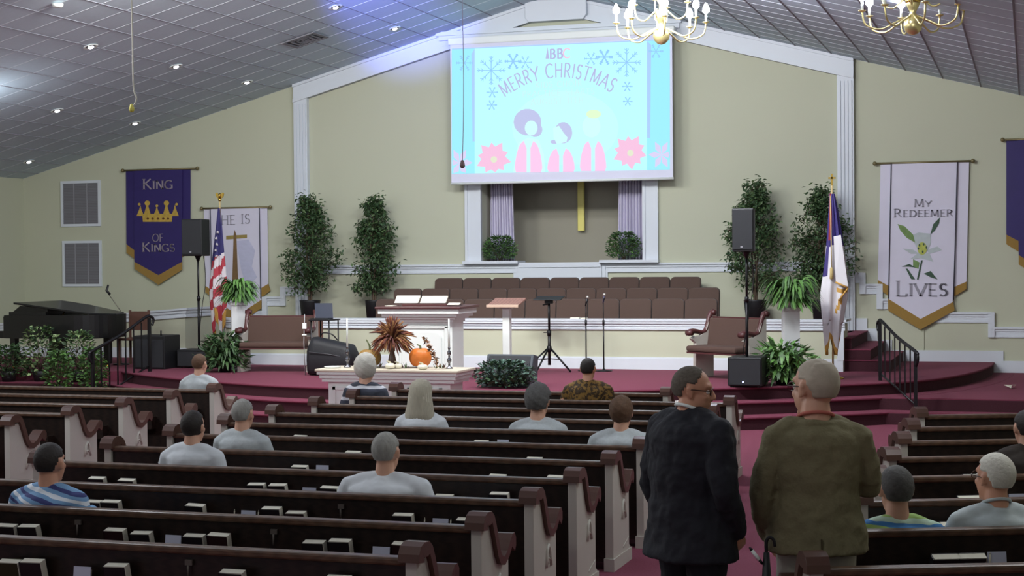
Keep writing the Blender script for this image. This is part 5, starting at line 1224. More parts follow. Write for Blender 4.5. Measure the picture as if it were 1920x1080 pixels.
# ============================================================ SOUND EQUIPMENT
def speaker_set(px, Y, z0, ztop_sub, subw, cab, label_s, label_p, label_c, led=False):
    x = X_at(px, Y); r = root('subwoofer', label_s, 'speaker', (X_at((subw[0]+subw[1])/2, Y), Y, z0)); w_ = X_at(subw[1], Y) - X_at(subw[0], Y); h = ztop_sub - z0
    m = MB(); m.box((-w_/2, -0.2, 0.02), (w_/2, 0.28, h)); part(r, 'cabinet', m, M_BLACK, bevel=0.012)
    m = MB(); m.box((-w_/2 + 0.025, -0.21, 0.04), (w_/2 - 0.025, -0.198, h - 0.03)); part(r, 'grille', m, M_GRILLE)
    for fx in (-1, 1):
        for fy in (-0.15, 0.22): m = MB(); m.lathe([(0.025, 0), (0.025, 0.02)], c=(fx*(w_/2 - 0.05), fy, 0), seg=10); part(r, 'foot', m, M_BLACK)
    if led: m = MB(); m.ball((-0.02, -0.215, 0.075), 0.011, 8, 6); part(r, 'power_light', m, emat('blue_led', (180, 190, 255), 5.0))
    cz0, cz1, cx0, cx1 = cab; zc0 = on_y(px, cz0, Y).z; zc1 = on_y(px, cz1, Y).z
    r2 = root('speaker_pole', label_p, 'stand', (x, Y, ztop_sub)); m = MB(); hh = zc0 - ztop_sub
    m.tube([(0, 0, 0), (0, 0, hh * 0.55)], 0.02, 10); m.tube([(0, 0, hh*0.5), (0, 0, hh)], 0.016, 10); part(r2, 'tube', m, M_METALK)
    m = MB(); m.tube([(0, 0, hh*0.52), (0, 0, hh*0.57)], 0.028, 10); m.tube([(0, -0.0, hh*0.545), (0.05, -0.02, hh*0.545)], 0.008, 6); part(r2, 'collar', m, M_METALK)
    m = MB(); m.lathe([(0.018, hh - 0.09), (0.05, hh - 0.01), (0.06, hh), (0.0, hh)], seg=14); part(r2, 'socket', m, M_METALK)
    m = MB(); m.tube(catmull([(0.03, 0.1, hh + 0.1), (0.07, 0.12, hh*0.75), (0.03, 0.06, hh*0.45), (-0.06, 0.1, 0.12), (-0.06, 0.15, 0.0)], 6), 0.006, 5); part(r2, 'cable', m, M_BLACK)
    xa, xb = X_at(cx0, Y), X_at(cx1, Y); r3 = root('loudspeaker', label_c, 'speaker', ((xa+xb)/2, Y, zc0)); w3 = xb - xa; h3 = zc1 - zc0
    m = MB(); m.prism([(-w3/2, -0.17, 0.0), (w3/2, -0.17, 0.0), (w3/2*0.72, 0.2, 0.0), (-w3/2*0.72, 0.2, 0.0)], (0, 0, h3)); part(r3, 'cabinet', m, M_BLACK, bevel=0.015)
    m = MB(); m.box((-w3/2 + 0.015, -0.182, 0.03), (w3/2 - 0.015, -0.168, h3 - 0.02)); g_ = part(r3, 'grille', m, M_GRILLE, bevel=0.006)
    m = MB(); m.box((-0.03, -0.186, 0.055), (0.0, -0.18, 0.075)); part(g_, 'badge', m, mat('badge_grey', (150, 150, 156), 0.4))
    m = MB(); m.box((-w3/2 - 0.004, -0.03, h3*0.45), (-w3/2 + 0.02, 0.06, h3*0.55)); part(r3, 'side_handle', m, M_BLACK)
speaker_set(372, 23.2, 0.5, 0.80, (341, 406), (480, 411, 351, 389), 'low black box under the left loudspeaker pole', 'black pole holding the left loudspeaker', 'black loudspeaker on a pole between the purple and white banners')
speaker_set(1400, 21.1, 0.5, 0.9, (1368, 1432), (472, 391, 1377, 1418), 'black square subwoofer with a blue light at the stage edge', 'black pole holding the right loudspeaker', 'black loudspeaker on a pole in front of the right ficus', True)
# black amplifier box by the left handrail
x0_, x1_ = X_at(262, 22.9), X_at(319, 22.9); r = root('amplifier_case', 'black box case beside the left handrail, next to the piano', 'case', ((x0_+x1_)/2, 22.9, 0.5))
m = MB(); m.box((x0_, 22.7, 0.5), (x1_, 23.2, 1.04)); part(r, 'case_body', m, M_BLACK, world=True, bevel=0.012)
m = MB(); m.box((x0_ + 0.03, 22.69, 0.53), (x1_ - 0.03, 22.705, 0.98)); part(r, 'front_mesh', m, M_GRILLE, world=True)
m = MB(); m.tube([(x1_ - 0.12, 22.8, 1.03), (x1_ - 0.12, 22.8, 1.12)], 0.012, 6); part(r, 'connector', m, M_METALK, world=True)

# handrails
def handrail(base_top, base_low, htop, hlow, n, label, curl=True, group='black metal handrails'):
    a, b = Vector(base_top), Vector(base_low); r = root('handrail', label, 'handrail', tuple(b), group=group)
    for q, h in ((a, htop), (b, hlow)):
        m = MB(); m.box((q.x - 0.022, q.y - 0.022, q.z), (q.x + 0.022, q.y + 0.022, q.z + h)); part(r, 'post', m, M_METALK, world=True)
    A, B = a + Vector((0, 0, htop)), b + Vector((0, 0, hlow)); d = (B - A).normalized(); hd = Vector((d.x, d.y, 0)).normalized()
    pts = [A - hd*0.06 + Vector((0, 0, -0.12)), A - hd*0.09 + Vector((0, 0, -0.03)), A - hd*0.03 + Vector((0, 0, 0.02)), A + hd*0.08 + Vector((0, 0, 0.01)), A.lerp(B, 0.5), B + Vector((0, 0, 0.02)), B + hd*0.06 + Vector((0, 0, -0.03)), B + hd*0.06 + Vector((0, 0, -0.1)), B + hd*0.01 + Vector((0, 0, -0.17))]
    m = MB(); m.tube(catmull(pts, 5), 0.024, 8, flat=0.8); part(r, 'top_rail', m, M_METALK, world=True)
    m = MB(); m.tube([a + Vector((0, 0, 0.1)), b + Vector((0, 0, 0.1))], 0.014, 6); part(r, 'bottom_rail', m, M_METALK, world=True)
    for k in range(1, n + 1):
        t_ = k / (n + 1); q = a.lerp(b, t_); m = MB(); m.box((q.x - 0.009, q.y - 0.009, q.z + 0.1), (q.x + 0.009, q.y + 0.009, A.lerp(B, t_).z)); part(r, 'baluster', m, M_METALK, world=True)
ta = on_y(1648, 718, 22.3); tb = on_y(1716, 756, 21.55)
handrail((ta.x, 22.5, 0.5), (X_at(1716, 21.45), 21.45, 0.167), on_y(1648, 604, 22.5).z - 0.5, on_y(1716, 662, 21.45).z - 0.167, 6, 'black metal handrail with balusters on the right stage steps')
handrail((X_at(279, 22.2), 22.2, 0.5), (X_at(172, 21.1), 21.1, 0.0), on_y(279, 596, 22.2).z - 0.5, on_y(172, 660, 21.1).z - 0.0, 6, 'black metal handrail in front of the piano at left')

# ============================================================ PIANO
py_ = 23.0; X0, X1 = X_at(28, py_), X_at(242, py_ + 0.3); zf = 0.5
pn = root('grand_piano', 'black grand piano at the far left with its lid slightly raised', 'piano', ((X0+X1)/2, py_, zf))
Lp = X1 - X0
def pc(u, v, z): return (X0 + u*Lp, py_ + v, zf + z)
out = catmull([(0.12, -0.65, 0), (0.13, 0.75, 0), (0.35, 0.8, 0), (0.6, 0.62, 0), (0.8, 0.42, 0), (0.97, 0.3, 0), (1.0, 0.0, 0), (0.97, -0.4, 0), (0.85, -0.62, 0), (0.5, -0.68, 0), (0.14, -0.66, 0)], 4)
m = MB(); m.prism([pc(q.x, q.y, 0.50) for q in out[:-1]], (0, 0, 0.38), smooth=False); part(pn, 'case', m, M_PIANO, world=True)
m = MB(); m.prism([pc(q.x, q.y, 0) for q in [Vector((0.2, -0.6, 0)), Vector((0.2, 0.75, 0)), Vector((0.5, 0.7, 0)), Vector((0.95, 0.3, 0)), Vector((1.0, -0.1, 0)), Vector((0.93, -0.55, 0))]], (0, 0, 0.03))
m2 = MB(); zz = [(0.20, 1.02), (0.93, 0.82)]
P = [(0.20, -0.62), (0.20, 0.75), (0.5, 0.7), (0.78, 0.45), (0.95, 0.3), (1.0, -0.1), (0.9, -0.6)]
m2.prism([(X0 + u*Lp, py_ + v, zf + 1.06 - 0.2*(u - 0.2)/0.8) for u, v in P], (0, 0, 0.03)); part(pn, 'lid', m2, M_PIANO, world=True, bevel=0.006)
m = MB(); m.box(pc(0.15, -0.6, 0.84), pc(0.5, 0.6, 0.93)); m.prism([pc(0.17, -0.55, 0.93), pc(0.5, -0.55, 0.93), pc(0.5, -0.55, 0.99), pc(0.24, -0.55, 1.03)], (0, 0.5, 0)); part(pn, 'music_desk', m, M_PIANO, world=True)
m = MB(); m.box(pc(0.0, -0.6, 0.5), pc(0.16, 0.7, 0.62)); part(pn, 'key_bed', m, M_PIANO, world=True, bevel=0.01)
m = MB(); m.box(pc(0.1, -0.62, 0.5), pc(0.16, 0.72, 0.86)); part(pn, 'fallboard', m, M_PIANO, world=True, bevel=0.01)
m = MB()
for k in range(36): m.box((X0 + 0.02*Lp, py_ - 0.55 + k*0.033, zf + 0.62), (X0 + 0.09*Lp, py_ - 0.55 + k*0.033 + 0.03, zf + 0.635))
part(pn, 'white_keys', m, M_WHITE, world=True, kind='stuff')
m = MB(); m.tube([pc(0.62, -0.5, 0.84), pc(0.62, -0.42, 0.95)], 0.012, 6); part(pn, 'lid_prop', m, M_GOLD, world=True)
for u, v in ((0.16, -0.5), (0.16, 0.6), (0.88, 0.0)):
    m = MB(); m.box(pc(u - 0.02, v - 0.06, 0.06), pc(u + 0.03, v + 0.06, 0.52)); lg = part(pn, 'leg', m, M_PIANO, world=True, bevel=0.01)
    m = MB(); m.lathe([(0.0, 0), (0.03, 0), (0.035, 0.03), (0.02, 0.06), (0, 0.06)], seg=12); m.v = [tuple(Vector(q) + Vector(pc(u, v, 0)) - Vector(pn.location)) for q in m.v]; part(lg, 'caster', m, M_GOLD)
m = MB(); m.box(pc(0.4, -0.1, 0.1), pc(0.46, 0.12, 0.52)); part(pn, 'pedal_lyre', m, M_PIANO, world=True)
# lamp on the music desk and microphone boom
lx_ = X_at(56, 22.6); r = root('piano_lamp', 'small dark goose neck lamp standing at the keyboard end of the piano', 'lamp', (lx_, 22.6, zf + 0.87))
zt_ = on_y(56, 575, 22.6).z - (zf + 0.87)
m = MB(); m.tube([(0, 0, 0), (-0.02, 0, zt_)], 0.022, 8); part(r, 'stem', m, mat('lamp_bronze', (96, 88, 84), 0.4, metal=0.4)); m = MB(); m.ball((-0.04, 0, zt_ + 0.0), (0.05, 0.04, 0.06), 12, 8); part(r, 'shade', m, MATS['lamp_bronze'])
m = MB(); m.tube([(-0.02, 0, zt_*0.95), (0.25, 0.0, zt_*0.95), (0.42, 0, zt_*0.9)], 0.016, 6); m.tube([(0.14, 0, zt_*0.9), (0.12, 0, 0.02)], 0.012, 6); part(r, 'arm', m, M_METALK)
ba, bb = on_y(226, 583, 23.6), on_y(204, 552, 23.6); r = root('microphone_boom', 'thin boom microphone rising behind the piano lid', 'microphone', (ba.x, 23.6, 0.5))
m = MB(); m.tube([(ba.x, 23.6, 0.52), (ba.x, 23.6, ba.z)], 0.01, 6); part(r, 'pole', m, mat('boom_steel', (130, 126, 112), 0.4, metal=0.5), world=True)
m = MB(); m.tube([ba, bb], 0.008, 6); part(r, 'boom', m, MATS['boom_steel'], world=True); m = MB(); m.tube([on_y(206, 552, 23.6), on_y(200, 545, 23.6), on_y(203, 534, 23.6)], [0.022, 0.024, 0.016], 8); part(r, 'microphone_head', m, M_METALK, world=True)
m = MB(); m.lathe([(0, 0), (0.14, 0), (0.14, 0.02), (0.02, 0.03), (0, 0.03)], c=(0, 0, 0), seg=16); part(r, 'round_base', m, M_METALK)
# wooden chair near the rail
wx = X_at(250, 23.6); r = root('wooden_chair', 'brown wooden chair between the piano and the black case', 'chair', (wx, 23.6, 0.5))
mw = mat('chair_walnut', (92, 64, 54), 0.5, 0.2, 8)
m = MB(); m.box((-0.2, -0.2, 0.42), (0.2, 0.2, 0.46)); part(r, 'seat', m, mw, bevel=0.008)
m = MB(); m.box((-0.16, 0.17, 0.58), (0.16, 0.19, 0.9)); part(r, 'backrest', m, mw, bevel=0.006)
for x in (-0.18, 0.18):
    for y, h in ((-0.18, 0.42), (0.18, 0.92)): m = MB(); m.box((x - 0.016, y - 0.016, 0), (x + 0.016, y + 0.016, h)); part(r, 'leg', m, mw)
# laptop table with gig bag behind
ly = 22.4; a_, b_ = X_at(588, ly), X_at(628, ly); zt_ = 1.33; r = root('laptop_table', 'small black folding table behind the end of the left bench', 'table', ((a_+b_)/2, ly, 0.5))
m = MB(); m.box((a_, ly - 0.2, zt_ - 0.02), (b_, ly + 0.2, zt_)); part(r, 'tabletop', m, M_METALK, world=True, bevel=0.006)
for x in (a_ + 0.03, b_ - 0.03):
    for y in (ly - 0.17, ly + 0.17): m = MB(); m.tube([(x, y, 0.5), (x, y, zt_ - 0.02)], 0.011, 6); part(r, 'leg', m, M_METALK, world=True)
r = root('laptop', 'dark open laptop on the small black table', 'laptop', ((a_+b_)/2 - 0.05, ly, zt_)); m = MB(); m.box((-0.15, -0.1, 0), (0.15, 0.1, 0.016)); part(r, 'keyboard_deck', m, M_BLACK, bevel=0.004)
m = MB(); m.prism([(-0.15, 0.1, 0.01), (0.15, 0.1, 0.01), (0.10, 0.18, 0.24), (-0.2, 0.18, 0.24)], (0, 0.008, 0)); part(r, 'lid', m, mat('laptop_shell', (50, 56, 72), 0.4), bevel=0.003)
m = MB(); xx = X_at(597, ly + 1.1); m.box((xx - 0.045, ly + 1.08, 0.5), (xx + 0.045, ly + 1.17, 1.50)); r = single('wooden_post', m, mat('post_brown', (104, 66, 52), 0.6, 0.2, 10), 'short brown wooden post standing behind the laptop', 'post', bevel=0.006)
ga = X_at(584, 22.0); gb = X_at(664, 22.0); r = root('instrument_bag', 'long black padded instrument bag lying on the stage beside the left bench', 'bag', ((ga+gb)/2, 22.0, 0.5))
m = MB(); n = 12; secs = []
Lg = gb - ga
for i in range(n + 1):
    t_ = i / n; hh = 0.30 - 0.07*t_; hh *= (0.75 if i in (0, n) else 1)
    secs.append((t_*Lg, hh))
vs = []; seg = 14
for x, hh in secs:
    for k in range(seg):
        q = 2*PI*k/seg; cxx = math.copysign(abs(math.cos(q)) ** 0.5, math.cos(q)); szz = math.copysign(abs(math.sin(q)) ** 0.5, math.sin(q)); vs.append((ga + x, 22.0 + 0.2*cxx, 0.5 + hh*(1 + szz)/1.0 * 0.98 + 0.004))
fs = [(i*seg+k, i*seg+(k+1) % seg, (i+1)*seg+(k+1) % seg, (i+1)*seg+k) for i in range(n) for k in range(seg)] + [tuple(range(seg)), tuple(n*seg + k for k in range(seg))[::-1]]
m.add(vs, fs, 0, True); part(r, 'bag_shell', m, mat('bag_nylon', (26, 27, 32), 0.6, 0.15, 40, 0.2), world=True)
m = MB(); m.tube([(ga + 0.05, 21.78, 0.86), (ga + Lg*0.5, 21.79, 0.83), (gb - 0.06, 21.82, 0.78)], 0.008, 6); part(r, 'zip_piping', m, mat('bag_piping', (66, 66, 70), 0.5), world=True)
m = MB(); m.tube(catmull([(ga + 0.2*Lg, 22.0, 1.08), (ga + 0.3*Lg, 21.95, 1.14), (ga + 0.5*Lg, 21.95, 1.12), (ga + 0.6*Lg, 22.0, 1.03)], 4), 0.01, 6); part(r, 'carry_handle', m, M_BLACK, world=True)
hx_ = X_at(584, 22.2); r = root('hanging_tag', 'small white tag hanging on a cord at the end of the left bench', 'tag', (hx_, 22.0, 0.5))
m = MB(); m.tube([(hx_, 21.95, 0.5), (hx_ - 0.02, 21.95, 1.0), (hx_, 21.95, 1.42)], 0.006, 5); part(r, 'cord', m, mat('pale_cable', (170, 170, 172), 0.6), world=True)
m = MB(); m.box((hx_ - 0.03, 21.93, 1.2), (hx_ + 0.03, 21.95, 1.29)); m.box((hx_ - 0.04, 21.93, 1.1), (hx_ + 0.03, 21.95, 1.12)); part(r, 'tag_card', m, M_WHITE, world=True)

# ============================================================ FLAGS
def flag(px, Y, ztop, label, kind):
    x = X_at(px, Y); r = root('flag_on_pole', label, 'flag', (x, Y, 0.5)); H = ztop - 0.5
    m = MB(); m.lathe([(0, 0), (0.15, 0), (0.15, 0.02), (0.06, 0.05), (0.03, 0.09), (0, 0.09)], seg=22); part(r, 'floor_base', m, M_GOLD)
    m = MB(); m.tube([(0, 0, 0.05), (0, 0, H)], 0.014, 8); part(r, 'pole', m, mat('flag_pole', (196, 176, 128), 0.35, 0.1, 10))
    if kind == 'us':
        m = MB(); m.ball((0, 0, H + 0.02), 0.03, 12, 8); m.tube([(0, 0, H + 0.04), (0, 0, H + 0.1), (0.005, 0, H + 0.13)], [0.02, 0.028, 0.015], 8)
        for s_ in (-1, 1): m.prism([(0, 0, H + 0.05), (s_*0.04, 0, H + 0.14), (s_*0.08, 0, H + 0.13), (s_*0.07, 0, H + 0.08), (s_*0.03, 0, H + 0.04)], (0, 0.01, 0))
        part(r, 'eagle_finial', m, M_GOLD)
    else:
        m = MB(); m.box((-0.012, -0.008, H), (0.012, 0.008, H + 0.16)); m.box((-0.05, -0.008, H + 0.09), (0.05, 0.008, H + 0.115)); part(r, 'cross_finial', m, M_GOLD)
    # furled cloth: folded closed sheet, materials chosen by row and column
    n, rows = 60, 70; vs = []; fs = []; mi = []
    zt0 = H - 0.12; zb0 = 0.62 if kind == 'us' else 0.45
    for i in range(rows + 1):
        t_ = i / rows; z = zt0 + (zb0 - zt0) * t_
        if kind == 'us': R_ = 0.02 + 0.10*min(1, t_*1.6) - 0.03*max(0, t_ - 0.75)*4; off = -0.01 + 0.0*t_ - 0.035*math.sin(t_*2.6) * 1.0
        else: R_ = 0.03 + 0.13*min(1, t_*1.5) - 0.08*max(0, t_ - 0.62)*2.6; off = 0.05*math.sin(t_*3)*(1 - t_) - 0.0
        for k in range(n):
            q = 2*PI*k/n; f = 1 + 0.25*math.sin(7*q + 2.0*t_) + 0.1*math.sin(13*q)
            zz = z + (0.12*math.sin(3*q + 1.0)*t_ if i > rows*0.85 else 0.05*math.sin(3*q)*t_)
            vs.append((off + R_*f*math.cos(q), R_*0.75*f*math.sin(q), zz))
    for i in range(rows):
        for k in range(n):
            fs.append((i*n+k, i*n+(k+1) % n, (i+1)*n+(k+1) % n, (i+1)*n+k)); t_ = i/rows; q = k/n
            if kind == 'us':
                u_ = (q - 0.25) % 1.0; dz = t_ + 0.42*(u_ - 0.5)
                if t_ < 0.40 + 0.16*(0.5 - u_): mi.append(0)
                else: mi.append(1 if int((dz + 5) * 12) % 2 == 0 else 2)
                if t_ > 0.86: mi[-1] = 3 if (int(q*9) % 2 == 0) else mi[-1]
            else:
                v_ = 0
                if t_ < 0.34: v_ = 1 if (0.55 < q < 0.98) else 1
                if t_ < 0.30 and 0.60 < q < 0.66: v_ = 2
                if 0.34 <= t_ < 0.52 and 0.54 < q < 0.62: v_ = 1
                if t_ > 0.95 or (0.62 < t_ < 0.78 and abs(q - (0.88 - (t_ - 0.62) * 0.5)) < 0.015) or (0.6 < t_ < 0.63 and q > 0.8): v_ = 3
                mi.append(v_)
    me_ = MB(); me_.v = vs; me_.f = fs; me_.m = mi; me_.s = [True]*len(fs)
    if kind == 'us': ms = [mat('flag_blue', (46, 42, 100), 0.7, 0.1, 10), mat('flag_red', (170, 52, 66), 0.7, 0.1, 10), mat('flag_white', (214, 208, 212), 0.7, 0.04, 10), mat('flag_gold', (196, 150, 70), 0.7, 0.2, 60)]
    else: ms = [mat('flag_white_satin', (224, 222, 226), 0.6, 0.03, 10), mat('canton_blue', (52, 40, 112), 0.6, 0.1, 10), mat('flag_crimson', (150, 40, 50), 0.6), mat('flag_gold', (196, 150, 70), 0.7, 0.2, 60)]
    me2 = part(r, 'cloth', me_, ms, solid=0.004)
    m = MB(); zz_ = H - 0.15; m.tube([(-0.02, -0.03, zz_), (0.0, -0.12, zz_ - 0.6), (0.005, -0.15, zz_ - 1.0)], 0.008, 5); m.lathe([(0.01, 0.0), (0.024, -0.02), (0.028, -0.16), (0.0, -0.17)], c=(0.005, -0.15, zz_ - 1.0), seg=10)
    if kind != 'us': part(r, 'tasselled_cord', m, mat('gold_cord', (200, 178, 120), 0.7, 0.2, 80))
    if kind == 'us':
        for q, zz in ((0.02, 0), (-0.01, 0.1), (0.0, 0.2), (-0.02, 0.3), (-0.01, 0.4)):
            m = MB(); star = []
            for k in range(10): a = PI/2 + PI*k/5; rr_ = 0.022 if k % 2 == 0 else 0.009; star.append((rr_*math.cos(a) + q - 0.02, -0.10, rr_*math.sin(a) + H - 0.52 - zz))
            m.prism(star, (0, 0.04, 0)); part(me2, 'star', m, MATS['flag_white'])
    else:
        # hanging corner of cloth with gold edge
        m = MB(); c0 = [(0.02, -0.1, H - 1.2), (0.22, -0.12, H - 1.25), (0.26, -0.13, H - 1.55), (0.06, -0.14, H - 1.42)]
        m.prism([(0.03, -0.10, H - 0.72), (0.13, -0.10, H - 0.70), (0.23, -0.13, H - 1.42), (0.06, -0.14, H - 1.36)], (0, 0.01, 0)); part(me2, 'hanging_fold', m, ms[0])
        m = MB(); m.tube([(0.06, -0.145, H - 1.36), (0.15, -0.145, H - 1.40), (0.23, -0.14, H - 1.44)], 0.014, 6); m.tube([(0.23, -0.14, H - 1.44), (0.10, -0.14, H - 1.62)], 0.012, 6); part(me2, 'gold_fringe_edge', m, ms[3])
flag(414, 23.8, 3.24, 'furled American flag on a pole with a brass eagle, in front of the white banner', 'us')
flag(1561, 22.7, 3.22, 'furled white Christian flag with blue canton on a pole at right', 'christian')
# small crumpled things
pz = on_z(1894, 728, 0.333); m = MB(); m.add([Vector((random.uniform(-0.09, 0.09), random.uniform(-0.1, 0.1), random.uniform(0, 0.05))) + pz for _ in range(7)], [(0, 1, 2), (2, 3, 4), (4, 5, 6), (1, 3, 5), (0, 4, 6), (0, 2, 5)], 0, False)
single('crumpled_paper', m, M_PAPER, 'small crumpled white paper on the carpet at the far right landing', 'paper', origin=tuple(pz), solid=0.003)
m = MB(); q0 = X_at(1068, LY); m.box((q0, LY + 0.02, 1.28), (q0 + 0.14, LY + 0.12, 1.30)); m.box((q0 + 0.17, LY + 0.02, 1.28), (q0 + 0.26, LY + 0.12, 1.295)); single('paper_sheet', m, M_PAPER, 'white papers lying on the choir rail behind the microphone stands', 'paper')
# ============================================================ PEOPLE
def remeshed(parent, name, mb, mtl, vox=0.012, smooth=3, label=None, decim=None):
    """all overlapping volumes of mb fused into one continuous skin"""
    me = mesh_of(name, mb, mtl); tmp = bpy.data.objects.new('t', me); COL.objects.link(tmp)
    r = tmp.modifiers.new('r', 'REMESH'); r.mode = 'VOXEL'; r.voxel_size = vox; r.use_smooth_shade = True
    if smooth: s_ = tmp.modifiers.new('s', 'SMOOTH'); s_.iterations = smooth; s_.factor = 0.5
    dg = bpy.context.evaluated_depsgraph_get(); dg.update()
    m2 = bpy.data.meshes.new_from_object(tmp.evaluated_get(dg)); m2.name = name
    bpy.data.objects.remove(tmp); bpy.data.meshes.remove(me)
    if not m2.materials: m2.materials.append(mtl)
    o = bpy.data.objects.new(name, m2); COL.objects.link(o); o.parent = parent
    if name in ('jacket', 'shirt', 'trousers'):
        tx = bpy.data.textures.get('folds') or bpy.data.textures.new('folds', 'CLOUDS'); tx.noise_scale = 0.11; tx.noise_depth = 2
        dm = o.modifiers.new('folds', 'DISPLACE'); dm.texture = tx; dm.strength = 0.035 if name == 'jacket' else 0.022; dm.mid_level = 0.5
    return setp(o, label)
def stripe_mat(name, cols, period, axis=2, tilt=0.25, seed=0.0):
    m = bpy.data.materials.new(name); m.use_nodes = True; nt = m.node_tree; N = nt.nodes; L = nt.links; b = N['Principled BSDF']; b.inputs['Roughness'].default_value = 0.85
    tc = N.new('ShaderNodeTexCoord'); sp = N.new('ShaderNodeSeparateXYZ'); L.new(tc.outputs['Object'], sp.inputs[0])
    nz = N.new('ShaderNodeTexNoise'); nz.inputs['Scale'].default_value = 5; L.new(tc.outputs['Object'], nz.inputs['Vector'])
    a = N.new('ShaderNodeMath'); a.operation = 'MULTIPLY_ADD'; L.new(nz.outputs['Fac'], a.inputs[0]); a.inputs[1].default_value = 0.07; L.new(sp.outputs[axis], a.inputs[2])
    t = N.new('ShaderNodeMath'); t.operation = 'MULTIPLY_ADD'; L.new(sp.outputs[0], t.inputs[0]); t.inputs[1].default_value = tilt; L.new(a.outputs[0], t.inputs[2])
    d = N.new('ShaderNodeMath'); d.operation = 'DIVIDE'; L.new(t.outputs[0], d.inputs[0]); d.inputs[1].default_value = period
    f = N.new('ShaderNodeMath'); f.operation = 'FRACT'; L.new(d.outputs[0], f.inputs[0])
    cr = N.new('ShaderNodeValToRGB'); cr.color_ramp.interpolation = 'CONSTANT'; L.new(f.outputs[0], cr.inputs[0])
    E = cr.color_ramp.elements; n = len(cols)
    E[0].position = 0; E[0].color = lin(cols[0]); E[1].position = 1 / n; E[1].color = lin(cols[1])
    for k in range(2, n): e = E.new(k / n); e.color = lin(cols[k])
    L.new(cr.outputs[0], b.inputs['Base Color']); return m
def blotch_mat(name, c1, c2, scale):
    m = bpy.data.materials.new(name); m.use_nodes = True; nt = m.node_tree; N = nt.nodes; L = nt.links; b = N['Principled BSDF']; b.inputs['Roughness'].default_value = 0.85
    tc = N.new('ShaderNodeTexCoord'); nz = N.new('ShaderNodeTexNoise'); nz.inputs['Scale'].default_value = scale; nz.inputs['Detail'].default_value = 3; L.new(tc.outputs['Object'], nz.inputs['Vector'])
    cr = N.new('ShaderNodeValToRGB'); cr.color_ramp.elements[0].position = 0.46; cr.color_ramp.elements[0].color = lin(c1); cr.color_ramp.elements[1].position = 0.54; cr.color_ramp.elements[1].color = lin(c2)
    L.new(nz.outputs['Fac'], cr.inputs[0]); L.new(cr.outputs[0], b.inputs['Base Color']); return m

def limb(mb, pts, rs, seg=14):
    P = catmull(pts, 4); R_ = []
    n = len(pts) - 1
    for i in range(len(P)):
        t = i / (len(P) - 1) * n; k = min(int(t), n - 1); f = t - k; R_.append(rs[k] * (1 - f) + rs[k+1] * f)
    mb.tube(P, R_, seg)
    for p, r in ((P[0], R_[0]), (P[-1], R_[-1])): mb.ball(p, r, 10, 8)
def hand(mb, wrist, direction, palm_n, side, curl=0.5):
    """palm, four unequal fingers bent towards palm_n and a thumb off the side"""
    d = Vector(direction).normalized(); n = Vector(palm_n).normalized(); n = (n - d * n.dot(d)).normalized(); s_ = d.cross(n) * side; w_ = Vector(wrist)
    R = Matrix((s_, n, d)).transposed()
    mb.ball(w_ + d*0.05, (0.038, 0.016, 0.052), 12, 8, R=R); mb.tube([w_ - d*0.02, w_ + d*0.03], [0.026, 0.03], 10, flat=0.75)
    for k, (o, ln) in enumerate(((-0.03, 0.062), (-0.010, 0.075), (0.011, 0.071), (0.031, 0.056))):
        b0 = w_ + d*0.085 + s_*o; a = curl; p1 = b0 + (d*math.cos(a*0.5) + n*math.sin(a*0.5))*ln*0.5; p2 = p1 + (d*math.cos(a*1.4) + n*math.sin(a*1.4))*ln*0.35; p3 = p2 + (d*math.cos(a*2.2) + n*math.sin(a*2.2))*ln*0.25
        mb.tube([b0 - d*0.02, b0, p1, p2, p3], [0.0095, 0.0095, 0.0088, 0.008, 0.006], 8); mb.ball(p3, 0.0065, 8, 6)
    t0 = w_ + d*0.03 - s_*0.028; t1 = t0 - s_*0.026 + d*0.026 + n*0.008; t2 = t1 - s_*0.006 + d*0.03 + n*0.012; mb.tube([t0, t1, t2], [0.013, 0.0105, 0.008], 8); mb.ball(t2, 0.008, 8, 6)
def head_parts(mb, c, R, sc=1.0, fat=0.0):
    c = Vector(c)
    def at(x, y, z): return c + R @ (Vector((x, y, z)) * sc)
    def B(p, r): mb.ball(at(*p), Vector(r) * sc, 20, 14, R=R)
    B((0, -0.012, 0.025), (0.076, 0.098, 0.093)); B((0, 0.03, -0.04), (0.060 + fat, 0.068, 0.078)); B((0, 0.078, -0.098), (0.026, 0.02, 0.018)); B((0, 0.02, -0.085), (0.052 + fat, 0.055, 0.035))
    B((0, 0.072, 0.035), (0.052, 0.022, 0.02))
    mb.tube([at(0, 0.088, 0.022), at(0, 0.108, -0.008), at(0, 0.112, -0.022)], [0.008*sc, 0.012*sc, 0.015*sc], 10); B((0, 0.112, -0.024), (0.016, 0.014, 0.011))
    for s_ in (-1, 1):
        B((s_*0.034, 0.068, -0.022), (0.024, 0.022, 0.022)); B((s_*0.01, 0.104, -0.028), (0.009, 0.01, 0.007))
        B((s_*0.078, -0.006, -0.004), (0.010, 0.019, 0.031)); B((s_*0.084, -0.014, 0.012), (0.007, 0.014, 0.016)); B((s_*0.079, 0.004, -0.028), (0.007, 0.009, 0.010))
    B((0, 0.092, -0.056), (0.024, 0.012, 0.007)); B((0, 0.09, -0.068), (0.021, 0.012, 0.007))
    return at
